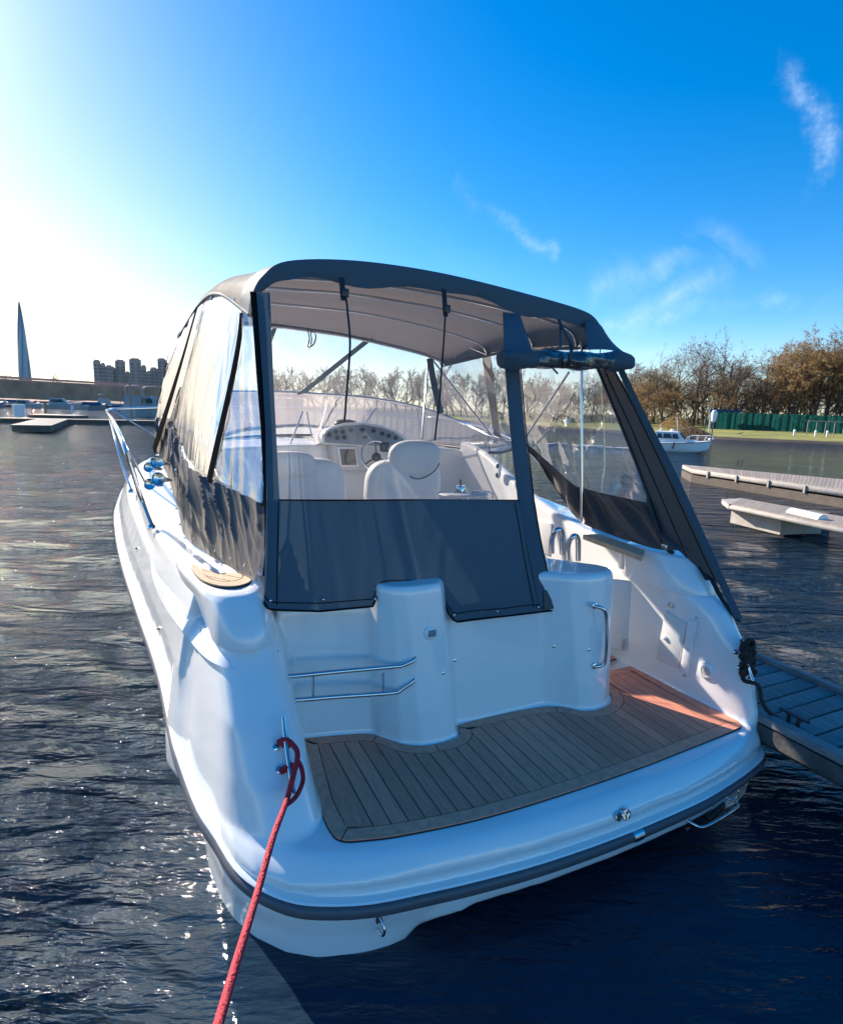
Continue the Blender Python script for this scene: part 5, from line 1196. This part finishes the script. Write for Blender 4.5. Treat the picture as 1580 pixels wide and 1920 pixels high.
def tree_mesh(seed, h, spread, twm, dens=1., up=.6, lowest=.25, levels=4, name='tree'):
    rng = random.Random(seed); BV = []; CV = []; tips = []
    def grow(p, d, L, r_, lev):
        n = 3 if lev else 5; pts = [p.copy()]; rad = [r_]; q = p.copy(); dd = d.copy()
        for i in range(n):
            dd = (dd+Vector((rng.gauss(0, .13), rng.gauss(0, .13), rng.gauss(.03*up, .07)))).normalized(); q = q+dd*L/n; pts.append(q.copy()); rad.append(r_*(1-.62*(i+1)/n))
        BV.append(tube(pts, r_, 5 if lev < 2 else 3, cap=False, radii=rad))
        if lev >= levels-1: tips.append((pts, dd)); return
        nb = {0: 9, 1: 6, 2: 5, 3: 4}[lev]
        for k in range(nb):
            t = lerp(lowest if lev == 0 else .25, 1., (k+rng.random()*.6)/nb); i = min(int(t*n), n-1); b = lerp(pts[i], pts[i+1], t*n-i); rr_ = lerp(rad[i], rad[i+1], t*n-i)*.62
            az = rng.random()*6.283+k*2.4; tilt = R(rng.uniform(32, 62)) if lev == 0 else R(rng.uniform(22, 52)); tilt *= spread
            a1 = dd.orthogonal().normalized(); a1.rotate(Matrix.Rotation(az, 3, dd)); nd = (d*math.cos(tilt)+a1*math.sin(tilt)); nd.z += .18*up; nd.normalize()
            grow(b, nd, L*(rng.uniform(.42, .62) if lev == 0 else rng.uniform(.5, .68))*(1.15-.45*t if lev == 0 else 1), max(rr_, .012), lev+1)
    grow(Vector((0, 0, -.3)), Vector((rng.gauss(0, .04), rng.gauss(0, .04), 1)).normalized(), h*.80, h*.019, 0)
    TV = []; TF = []
    for pts, dd in tips:
        for k in range(int(13*dens)):
            b = lerp(pts[0], pts[-1], rng.random()**.6) if rng.random() < .75 else Vector(pts[-1]); d = (dd*.8+Vector((rng.gauss(0, .75), rng.gauss(0, .75), rng.gauss(.15*up, .55)))).normalized(); L = rng.uniform(.35, 1.0)*h/15; s_ = d.orthogonal().normalized(); s_.rotate(Matrix.Rotation(rng.random()*6.28, 3, d)); w_ = rng.uniform(.012, .05)*h/15
            i = len(TV); TV += [b-s_*w_, b+s_*w_, b+d*L+s_*w_*.3]; TF.append((i, i+1, i+2))
            if rng.random() < .30*dens:
                c = b+d*L*rng.random(); q = s_*rng.uniform(.06, .16)*h/15; r2 = d.cross(s_)*rng.uniform(.06, .14)*h/15; i = len(TV); TV += [c-q-r2, c+q-r2*.4, c+r2]; TF.append((i, i+1, i+2))
    return cat(*BV), (TV, TF)
PROTO = []
def tree_kind(seed, h, spread, m, dens, up=.6, lowest=.25, levels=4):
    bv, tv = tree_mesh(seed, h, spread, m, dens, up, lowest, levels)
    a = bpy.data.meshes.new('trunk'); a.from_pydata([tuple(v) for v in bv[0]], [], bv[1]); a.update(); smooth(a); a.materials.append(BARK)
    b = bpy.data.meshes.new('crown'); b.from_pydata([tuple(v) for v in tv[0]], [], tv[1]); b.update(); b.materials.append(m)
    return a, b
KINDS = {'oak': [tree_kind(s_, 15, 1.05, TW[2], .5) for s_ in (11, 12)], 'tan': [tree_kind(s_, 12, 1.15, TW[0], 1.5, .5, .15) for s_ in (21, 22)], 'rust': [tree_kind(s_, 13, .9, TW[1], 1.1, .9, .2) for s_ in (31, 32)],
         'pine': [tree_kind(s_, 15, 1.15, TW[0], 1.5, .1, .45) for s_ in (41, 42)], 'far': [tree_kind(s_, 13, 1.1, TW[2], 3.2, .6, .1, 3) for s_ in (51, 52)], 'willow': [tree_kind(61, 8, 1.25, TW[0], 2.6, -.5, .3)], 'dark': [tree_kind(71, 9, 1., TW[3], 3., .4, .05, 3)]}
HT = {'oak': 15, 'tan': 12, 'rust': 13, 'pine': 15, 'far': 13, 'willow': 8, 'dark': 9}
DESC = {'oak': 'bare grey-brown oak with spreading open branches', 'tan': 'tan twiggy round-crowned tree', 'rust': 'rusty brown upright budding tree', 'pine': 'tall pine-like tree with tan clumps high on its trunk', 'far': 'hazy', 'willow': 'low drooping tan willow', 'dark': 'dark brown bushy young tree'}
cnt = {}
def plant(kind, p, h, label):
    k = cnt.get(kind, 0); cnt[kind] = k+1; a, b = KINDS[kind][k % len(KINDS[kind])]; s_ = h/HT[kind]
    e = empty('tree', p, label, 'tree', 'bare trees along the right bank', random.random()*6.28); e.scale = (s_*random.uniform(.9, 1.15), s_*random.uniform(.9, 1.15), s_)
    for nm, me in (('trunk', a), ('crown', b)): link(nm, me, e)
TR_ = [(1150, 700, 26, 'rust'), (1166, 690, 14, 'tan'), (1180, 676, 30, 'rust'), (1198, 668, 22, 'oak'), (1214, 700, 9, 'willow'), (1226, 662, 28, 'tan'), (1246, 672, 18, 'rust'), (1262, 664, 32, 'oak'), (1280, 680, 16, 'tan'), (1300, 656, 20, 'oak'), (1318, 653, 26, 'oak'), (1334, 664, 34, 'rust'), (1350, 690, 18, 'tan'), (1366, 660, 30, 'rust'),
       (1381, 641, 18, 'oak'), (1398, 672, 30, 'tan'), (1412, 690, 17, 'dark'), (1427, 660, 24, 'oak'), (1442, 676, 18, 'rust'), (1456, 662, 30, 'oak'), (1472, 655, 17, 'pine'), (1487, 642, 24, 'pine'), (1499, 664, 32, 'rust'), (1512, 633, 18, 'pine'), (1528, 640, 28, 'pine'), (1542, 634, 20, 'oak'), (1556, 642, 16, 'pine'), (1568, 628, 26, 'pine'), (1584, 634, 20, 'pine'), (1602, 630, 24, 'oak'), (1625, 636, 20, 'rust'), (1650, 630, 28, 'pine'),
       (1130, 705, 20, 'tan'), (1108, 708, 30, 'rust'), (1088, 702, 18, 'oak'), (1066, 706, 26, 'tan'), (1044, 708, 18, 'rust'), (1022, 704, 28, 'tan'), (1000, 700, 18, 'rust')]
for (px, py, d_, kd) in [(px+7, py+22, 40, 'far') for px in range(1150, 1600, 17)]: TR_.append((px, py if False else 700+random.randint(-12, 14)-(px-1150)*.05, d_, kd))
TR_.sort(key=lambda t: t[0])
kk = {}
for (px, py, d_, kd) in TR_:
    p = bankpt(px, d_*.8+10); D = math.hypot(p.x, p.y); h = (HZ(px, py, D)-p.z)*{'oak': 1.02, 'pine': .97, 'tan': .80, 'rust': .84, 'far': .8, 'dark': .8, 'willow': .9}[kd]*random.uniform(.93, 1.05); kd_ = kd; kk[kd] = kk.get(kd, 0)+1
    plant(kd, p, h, (DESC[kd] if kd != 'far' else 'hazy bare tree in the back row of the right wood')+', %s such from left' % (ORD[kk[kd]-1] if kk[kd] <= 20 else ('thirty-'+ORD[kk[kd]-31] if kk[kd] > 30 else 'thirtieth' if kk[kd] == 30 else 'twenty-'+ORD[kk[kd]-21])))
i = 0
for px in range(500, 985, 13):
    p = bankpt(px, 14+random.random()*12); D = math.hypot(p.x, p.y); i += 1
    plant('far', p, HZ(px, 694+random.randint(-6, 8)+(6 if px > 700 else 0), D)-p.z, '%s hazy tree from the left seen through the canopy windows' % (ORD[i-1] if i <= 20 else 'thirty-'+ORD[i-31] if i > 30 else 'thirtieth' if i == 30 else 'twenty-'+ORD[i-21]))
# undergrowth that closes the wood
rng = random.Random(9); V = []; F = []
for k in range(26000):
    px = rng.uniform(960, 1720); d_ = rng.uniform(24, 68); p = bankpt(px, d_) if k % 40 == 0 else p+Vector((rng.gauss(0, 2.2), rng.gauss(0, 2.2), 0)) if (p-last).length < 9 else last.copy()
    if k % 40 == 0: last = p.copy()
    hh = rng.random()**1.6*7.5; c = Vector((p.x, p.y, p.z+hh)); s_ = rng.uniform(.12, .42)
    a = Vector((rng.gauss(0, 1), rng.gauss(0, 1), rng.gauss(0, 1.6))).normalized()*s_*1.6; b = Vector((rng.gauss(0, 1), rng.gauss(0, 1), rng.gauss(0, 1))).normalized()*s_*.4
    i = len(V); V += [c-a, c+b, c+a]; F.append((i, i+1, i+2))
    p.z = last.z
top('undergrowth', (V, F), TW[3], 'dark tangled undergrowth between the trunks of the wood', None, sm=False, kind='stuff')
# bushes by the water
V = []; F = []
def bush(px, d_, w_, h_, m, label):
    p = bankpt(px, d_); V = []; F = []; r2 = random.Random(int(px))
    for k in range(1500):
        a = r2.random()*6.28; rr_ = r2.random()**.5; z = r2.random(); c = Vector((p.x+math.cos(a)*rr_*w_*(1-z*.5), p.y+math.sin(a)*rr_*w_*(1-z*.5), p.z+z*h_*(1-rr_*.6)))
        u_ = Vector((r2.gauss(0, 1), r2.gauss(0, 1), r2.gauss(.5, 1))).normalized()*.3; v_ = Vector((r2.gauss(0, 1), r2.gauss(0, 1), r2.gauss(0, 1))).normalized()*.06; i = len(V); V += [c-v_, c+v_, c+u_]; F.append((i, i+1, i+2))
    top('bush', (V, F), m, label, 'bush', None, p, sm=False)
bush(1268, 11, 3.2, 2.3, TW[0], 'pale tan bush on the bank behind the white cruiser'); bush(1300, 2, 2.5, 1.1, TW[1], 'low rusty bush at the water edge right of the cruiser')
# green netted enclosure
def fence():
    a, b = bankpt(1345, 16), bankpt(1640, 18); D = math.hypot(a.x, a.y); e = empty('green_fence', a, 'tall green netted fence of the court on the right bank', 'fence')
    n_ = 26; hts = HZ(1370, 773, D)-a.z
    pts = [lerp(a, b, i/n_) for i in range(n_+1)]
    for i, p in enumerate(pts):
        mk('post', *tube([p+Vector((0, 0, -.2)), p+Vector((0, 0, hts+.1*math.sin(i)))], .05, 6), FENC, e)
    for i in range(n_):
        p, q = pts[i], pts[i+1]; rows__ = [[lerp(p, q, u)+Vector((.1*math.sin(u*3.14)*math.sin(i*2.), 0, hts*v)) for u in (0.02, .25, .5, .75, .98)] for v in (0.01, .5, .98)]
        mk('net_panel', *grid(rows__), NETG, e)
    c = bankpt(1356, 19); e2_ = empty('storage_hut', c, 'small blue covered hut at the left end of the green fence', 'hut')
    t = (b-a).normalized(); w_ = 3.4; h_ = HZ(1356, 769, math.hypot(c.x, c.y))-c.z
    mk('wall', *box((c.x, c.y, c.z+h_/2-.2), (w_, 2.2, h_), rz=math.atan2(t.y, t.x)), FENC, e2_, False); mk('roof', *box((c.x, c.y, c.z+h_-.1), (w_+.6, 2.8, .35), rz=math.atan2(t.y, t.x)), FENB, e2_, False)
    for k in (-1.2, -.4, .4, 1.2): mk('batten', *box((c.x+t.x*k-1.12*abs(t.y), c.y+t.y*k-1.12*abs(t.x), c.z+h_/2-.25), (.12, .12, h_-.5)), FENB, e2_, False)
    g0, g1 = bankpt(1515, 11), bankpt(1600, 11); D2 = math.hypot(g0.x, g0.y); zt = HZ(1520, 789, D2)
    e3 = empty('shelter_frame', g0, 'grey steel frame shelter in front of the green fence', 'shelter')
    mk('beam', *bar(Vector((g0.x, g0.y, zt)), Vector((g1.x, g1.y, zt)), .14), CONC, e3, False)
    for i in range(6): p = lerp(g0, g1, i/5); mk('post', *tube([(p.x, p.y, g0.z-.1), (p.x, p.y, zt)], .05, 6), CONC, e3)
fence()
for (px, d_, n) in ((1492, 9, 'left of the steel shelter'), (1532, 9, 'left one under the steel shelter'), (1554, 9, 'right one under the steel shelter')):
    p = bankpt(px, d_); o = top('bollard', lathe([(.1, -.1), (.13, .45), (.16, .6), (.1, .72), (0, .75)], p, (0, 0, 1), 10), BOATW, 'short white bollard on the grass, '+n, 'bollard', 'white bollards on the grass', p)
p = bankpt(1065, 7); top('bollard', ellipsoid(p+Vector((0, 0, .5)), (.6, .5, .5), 12, 8), BOATW, 'pale rounded marker stone on the grass seen through the canopy', 'marker', None, p)
p = bankpt(1328, 3)
for k, px in enumerate((1323, 1331)):
    p = bankpt(px, 9); D = math.hypot(p.x, p.y); top('sign_post', tube([p, Vector((p.x, p.y, HZ(px, 780, D)))], .06, 6), BOATW if k else FENC, ('white' if k else 'green')+' slim post left of the green fence', 'post', None, p)

# ---- far left shore: embankment, road bridge, apartments, tower
DW = 215
w0, w1 = G(-260, DW*.85), G(560, DW*1.25)
t_ = (w1-w0).normalized(); n_ = Vector((-t_.y, t_.x, 0)); n_ = n_ if n_.dot(w0) > 0 else -n_
def wallrow(z, d): return [lerp(w0, w1, u)+n_*d+Vector((0, 0, z+.25*noise.noise(Vector((u*40, z, 0))))) for u in np.linspace(0, 1, 120)]
top('embankment', grid([wallrow(-.5, 0), wallrow(.8, .3), wallrow(1.4, 3), wallrow(1.6, 60), wallrow(1.8, 900)]), EMB, 'brown earth embankment on the far left shore', None, kind='structure')
def vq(px, pyt, pyb, D): return G(px, D, HZ(px, pyb, D)), G(px, D, HZ(px, pyt, D))
e = empty('retaining_wall', lerp(w0, w1, .3), 'long brown retaining wall behind the far left marina', 'wall')
nseg = 24
for i in range(nseg):
    a, b = lerp(w0, w1, i/nseg)+n_*14, lerp(w0, w1, (i+.985)/nseg)+n_*14; h_ = 6.6
    mk('panel', *cat(box(((a.x+b.x)/2, (a.y+b.y)/2, h_/2), ((b-a).length, .6, h_+.6*(i % 2)*0), rz=math.atan2(t_.y, t_.x))), EMB, e, False)
e = empty('road_bridge', lerp(w0, w1, .3)+n_*30, 'long low concrete road bridge above the far left shore', 'bridge')
a, b = w0+n_*34, w1+n_*34
bw0, bw1 = G(-260, DW*.85+34, HZ(0, 715, DW+34)), G(560, DW*1.25+34, HZ(0, 715, DW+34)-.6)
mk('deck', *bar(bw0, bw1, 8, 1.0), CONC, e, False); mk('parapet', *bar(bw0+Vector((0, 0, 1.0))-n_*3.9, bw1+Vector((0, 0, .9))-n_*3.9, .3, .7), CONC, e, False)
for i in range(30):
    p = lerp(bw0, bw1, i/29); mk('pier', *box((p.x, p.y, p.z/2-.6), (1.4, 5, p.z-1.), rz=math.atan2(t_.y, t_.x)), CONC, e, False)
for i in range(14):
    p = lerp(bw0, bw1, (i+.5)/14); mk('lamp_post', *tube([p, p+Vector((0, 0, 6.5)), p+Vector((1.2, 0, 6.9))], .07, 5), STEELD, e)
# dark tree scrub on top of the shore
for i, (px, py, w_) in enumerate(((12, 706, 5), (108, 704, 4), (20, 708, 4), (-20, 706, 5))):
    p = G(px, 245, 3.5); plant('dark', p, max(2, HZ(px, py-4, 245)-3.5), '%s dark scrubby tree from the left on top of the far left embankment' % ORD[i])
# apartments
def tower_block(i, px0, px1, pyt, D, steps):
    c = G((px0+px1)/2, D); a = G(px0, D); b = G(px1, D); rz = math.atan2((b-a).y, (b-a).x); W_ = (b-a).length; top_ = HZ((px0+px1)/2, pyt, D)
    e = empty('apartment_block', c, '%s stepped brown apartment tower from the left beyond the far marina' % ORD[i], 'building', 'apartment towers on the far shore', rz)
    def l_(name, vf, m, par=None):
        me = bpy.data.meshes.new(name); me.from_pydata([tuple(v) for v in vf[0]], [], [tuple(f) for f in vf[1]]); me.update(); return link(name, me, par or e, m)
    k = 0
    for (x0, x1, f) in steps:
        h_ = top_*f; w_ = l_('wall', box(((x0+x1)/2*W_, 6-k*.7, h_/2), ((x1-x0)*W_, 22, h_)), BRK); k += 1
        nf = int(h_/3.2); nc = max(2, int((x1-x0)*W_/3.6)); me = None
        for r_ in range(1, nf):
            for q in range(nc):
                x = (lerp(x0, x1, (q+.5)/nc))*W_; v = box((x, 6-(k-1)*.7-11.05, r_*3.2+.6), (1.9, .25, 1.6))
                if me is None: me = bpy.data.meshes.new('window'); vv = box((0, 0, 0), (1.9, .25, 1.6)); me.from_pydata([tuple(t) for t in vv[0]], [], vv[1]); me.materials.append(WGL)
                o = bpy.data.objects.new('window', me); COL.objects.link(o); o.parent = w_; o.location = (x, 6-(k-1)*.7-11.05, r_*3.2+.6)
        l_('roof', box(((x0+x1)/2*W_, 6, h_+.6), ((x1-x0)*W_*.7, 15, 1.6)), BRK, w_)
DA = 640
tower_block(0, 179, 215, 678, DA, [(-.5, -.12, 1.), (-.12, .12, .93), (.12, .5, .88)])
tower_block(1, 208, 246, 677, DA+10, [(-.5, -.2, .82), (-.2, .3, 1.), (.3, .5, .72)])
tower_block(2, 246, 286, 675, DA+5, [(-.5, .05, 1.), (.05, .28, .85), (.28, .5, .72)])
tower_block(3, 284, 320, 674, DA+12, [(-.5, -.1, .78), (-.1, .35, 1.), (.35, .5, .9)])
# the needle tower: a twisting, tapering glass spire
DT = 2400
def BR(px, py, D):
    d = FWD*FPX+RGT*(px-CXP)+UPV*(CYP-py); d.z = 0; d.normalize(); return d*D
c = BR(47, 712, DT); ctop = BR(35.5, 566, DT); htop = HZ(36, 566, DT); wpx = (G(62, DT)-G(33, DT)).length
rr_ = []; 
for k in range(41):
    t = k/40; w_ = wpx*.47*(1-t**1.75)**.85*(.97+.03*t)+.3; tw_ = R(20+80*t); cx = c.x+(ctop.x-c.x)*t**1.3; cy = c.y+(ctop.y-c.y)*t**1.3; ring = []
    for j in range(20):
        a = 2*math.pi*j/20; s_ = 1-.16*(.5+.5*math.cos(5*(a))); ring.append((cx+math.cos(a+tw_)*w_*s_, cy+math.sin(a+tw_)*w_*s_, htop*t))
    rr_.append(ring)
sp_ = empty('needle_tower', c, 'tall slender tapering glass spire tower on the far left horizon', 'skyscraper')
V, F = solid_loft(rr_); mk('facade', V, F, TGL, sp_, True, 25)
for j in range(0, 20, 4): mk('fin', *tube([r_[j] for r_ in rr_[::2]], 1.6, 4), CONC, sp_)

# ---- marina on the far left: pontoons and boats
def lpont(label, pxa, pya, pxb, pyb, z, w_, h_=.35, nm='pontoon', m=DOCKS):
    a, b = P(pxa, pya, z=z), P(pxb, pyb, z=z); e = empty(nm, (a+b)/2*1, label, 'pontoon', 'dark pontoons of the left marina'); e.location.z = 0
    mk('deck', *bar(a-Vector((0, 0, .04)), b-Vector((0, 0, .04)), w_, .08), DOCKS, e, False); mk('float', *bar(a-Vector((0, 0, .08+h_/2)), b-Vector((0, 0, .08+h_/2)), w_*.95, h_), FOAM, e, False); return e, a, b
lpont('long dark pontoon across the water on the left, nearest of the long ones', -160, 780, 480, 792, .45, 1.8)
lpont('short finger pontoon reaching towards the viewer on the far left', 58, 797, 98, 785.5, .5, 2.2)
lpont('broad low raft with a post behind the near left pontoon', 70, 776.5, 152, 779, .5, 3.4)
lpont('farther long pontoon in front of the moored marina boats', -160, 756, 480, 764, .45, 2.0)
lpont('farthest long pontoon under the moored boats', -160, 751, 480, 759, .5, 2.0)
def post(px, pyb, pyt, r_, m, label):
    b = P(px, pyb, z=.0); D = math.hypot(b.x, b.y); top('mooring_post', tube([b-Vector((0, 0, .5)), Vector((b.x, b.y, HZ(px, pyt, D)))], r_, 12), m, label, 'post', 'posts of the left marina', b)
post(37, 784, 758, .55, BOATW, 'fat pale post on the near left pontoon'); post(86, 780, 752, .18, STEELD, 'thin dark post on the low raft'); post(247, 792, 700, .09, STEELD, 'tall thin pole behind the bow rail'); post(60, 769, 757, .2, STEELD, 'short dark post left of the raft'); post(136, 771, 760, .2, BOATW, 'short pale post behind the raft')
def marina_boat(kind):
    e = empty('moored_boat', (0, 0, 0), 'small moored boat', 'boat')
    def c_(name, vf, m, par=None):
        me = bpy.data.meshes.new(name); me.from_pydata([tuple(v) for v in vf[0]], [], [tuple(f) for f in vf[1]]); me.update(); smooth(me); return link(name, me, par or e, m)
    ss = []
    for x, bw, sh in ((-3, .9, .8), (-1, 1.2, .85), (1, 1.1, 1.0), (2.4, .6, 1.15), (3.2, .04, 1.3)): ss.append([(x, 0, -.1), (x, bw*.8, .0), (x, bw, sh), (x, 0, sh+.05), (x, -bw, sh), (x, -bw*.8, .0)])
    c_('hull', solid_loft(ss), MARW if kind != 2 else FENB)
    if kind == 0: c_('cabin', solid_loft([[(-1.8, -.9, .8), (1.2, -.8, .95), (1.2, .8, .95), (-1.8, .9, .8)], [(-1.6, -.8, 1.9), (.2, -.7, 1.9), (.2, .7, 1.9), (-1.6, .8, 1.9)]]), MARW); c_('window', solid_loft([[(-1.4, -.93, 1.2), (.5, -.86, 1.2), (.5, .86, 1.2), (-1.4, .93, 1.2)], [(-1.4, -.9, 1.65), (.2, -.8, 1.65), (.2, .8, 1.65), (-1.4, .9, 1.65)]]), BOATG)
    if kind == 1: c_('cockpit_cover', solid_loft([[(-2.6, -1, .85), (1.4, -.9, .95), (1.4, .9, .95), (-2.6, 1, .85)], [(-2., -.5, 1.5), (.6, -.4, 1.5), (.6, .4, 1.5), (-2., .5, 1.5)]]), FENB)
    if kind == 2: c_('cabin', solid_loft([[(-2, -.8, .8), (1.5, -.7, .95), (1.5, .7, .95), (-2, .8, .8)], [(-1.7, -.6, 1.5), (1., -.5, 1.4), (1., .5, 1.4), (-1.7, .6, 1.5)]]), MARW); c_('mast', tube([(.3, 0, .9), (.3, 0, 9.5)], .07, 6), MARW); c_('boom', tube([(.3, 0, 1.9), (-2.6, 0, 1.95)], .06, 6), MARW)
    if kind == 3: c_('flybridge', solid_loft([[(-2.2, -1, .9), (1.6, -.8, 1.0), (1.6, .8, 1.0), (-2.2, 1, .9)], [(-2., -.9, 2.3), (.4, -.7, 2.3), (.4, .7, 2.3), (-2., .9, 2.3)]]), MARW); c_('window', solid_loft([[(-1.8, -1.0, 1.5), (1.0, -.82, 1.5), (1.0, .82, 1.5), (-1.8, 1.0, 1.5)], [(-1.8, -.97, 2.0), (.6, -.78, 2.0), (.6, .78, 2.0), (-1.8, .97, 2.0)]]), BOATG); c_('arch', tube(crom([(-1.6, -.9, 2.2), (-1.9, -.8, 3.2), (-1.9, .8, 3.2), (-1.6, .9, 2.2)], 5), .08, 6), MARW)
    return e
MK = [marina_boat(k) for k in range(4)]
KD = ['white cabin motorboat', 'white open boat under a blue cover', 'dark blue hulled sailing boat with a bare mast', 'white flybridge motor cruiser']
rng = random.Random(4); used = [False]*4; NB = 15
for i in range(NB):
    px = -20+i*22+rng.uniform(-3, 3); D = 150+rng.uniform(-8, 30) if i % 3 else 128+rng.uniform(0, 8); k = rng.choice([0, 0, 1, 1, 2, 3, 0]); s_ = rng.uniform(.75, 1.15)
    p = G(px, D); rz = rng.uniform(-.5, .5)+(math.pi/2 if rng.random() < .7 else 0)-.2
    lab = KD[k]+', %s boat from the left in the far marina' % (ORD[i] if i < 20 else 'twenty-'+ORD[i-20])
    lab = lab.replace('a bare mast', 'mast')
    if not used[k]: o = MK[k]; used[k] = True; o.location = p; o.rotation_euler.z = rz; o.scale = (s_,)*3; o['label'] = lab; o['group'] = 'boats berthed in the far marina'
    else: dup(MK[k], p, rz, lab, 'boats berthed in the far marina', s_)
for k in range(4):
    if not used[k]: MK[k].location = G(330+k*9, 118); MK[k]['label'] = KD[k]+' behind the port curtain in the far marina'; MK[k]['group'] = 'boats berthed in the far marina'
# two bigger white cruisers by the bow rail
for px, D, rz, lab in ((266, 92, 1.1, 'larger white flybridge cruiser left of the pair beyond the bow rail'), (290, 95, 1.4, 'larger white flybridge cruiser right of the pair beyond the bow rail')):
    dup(MK[3], G(px, D), rz, lab, 'boats berthed in the far marina', 1.25)
for px, D, rz, lab in ((-30, 60, 0, None),): pass
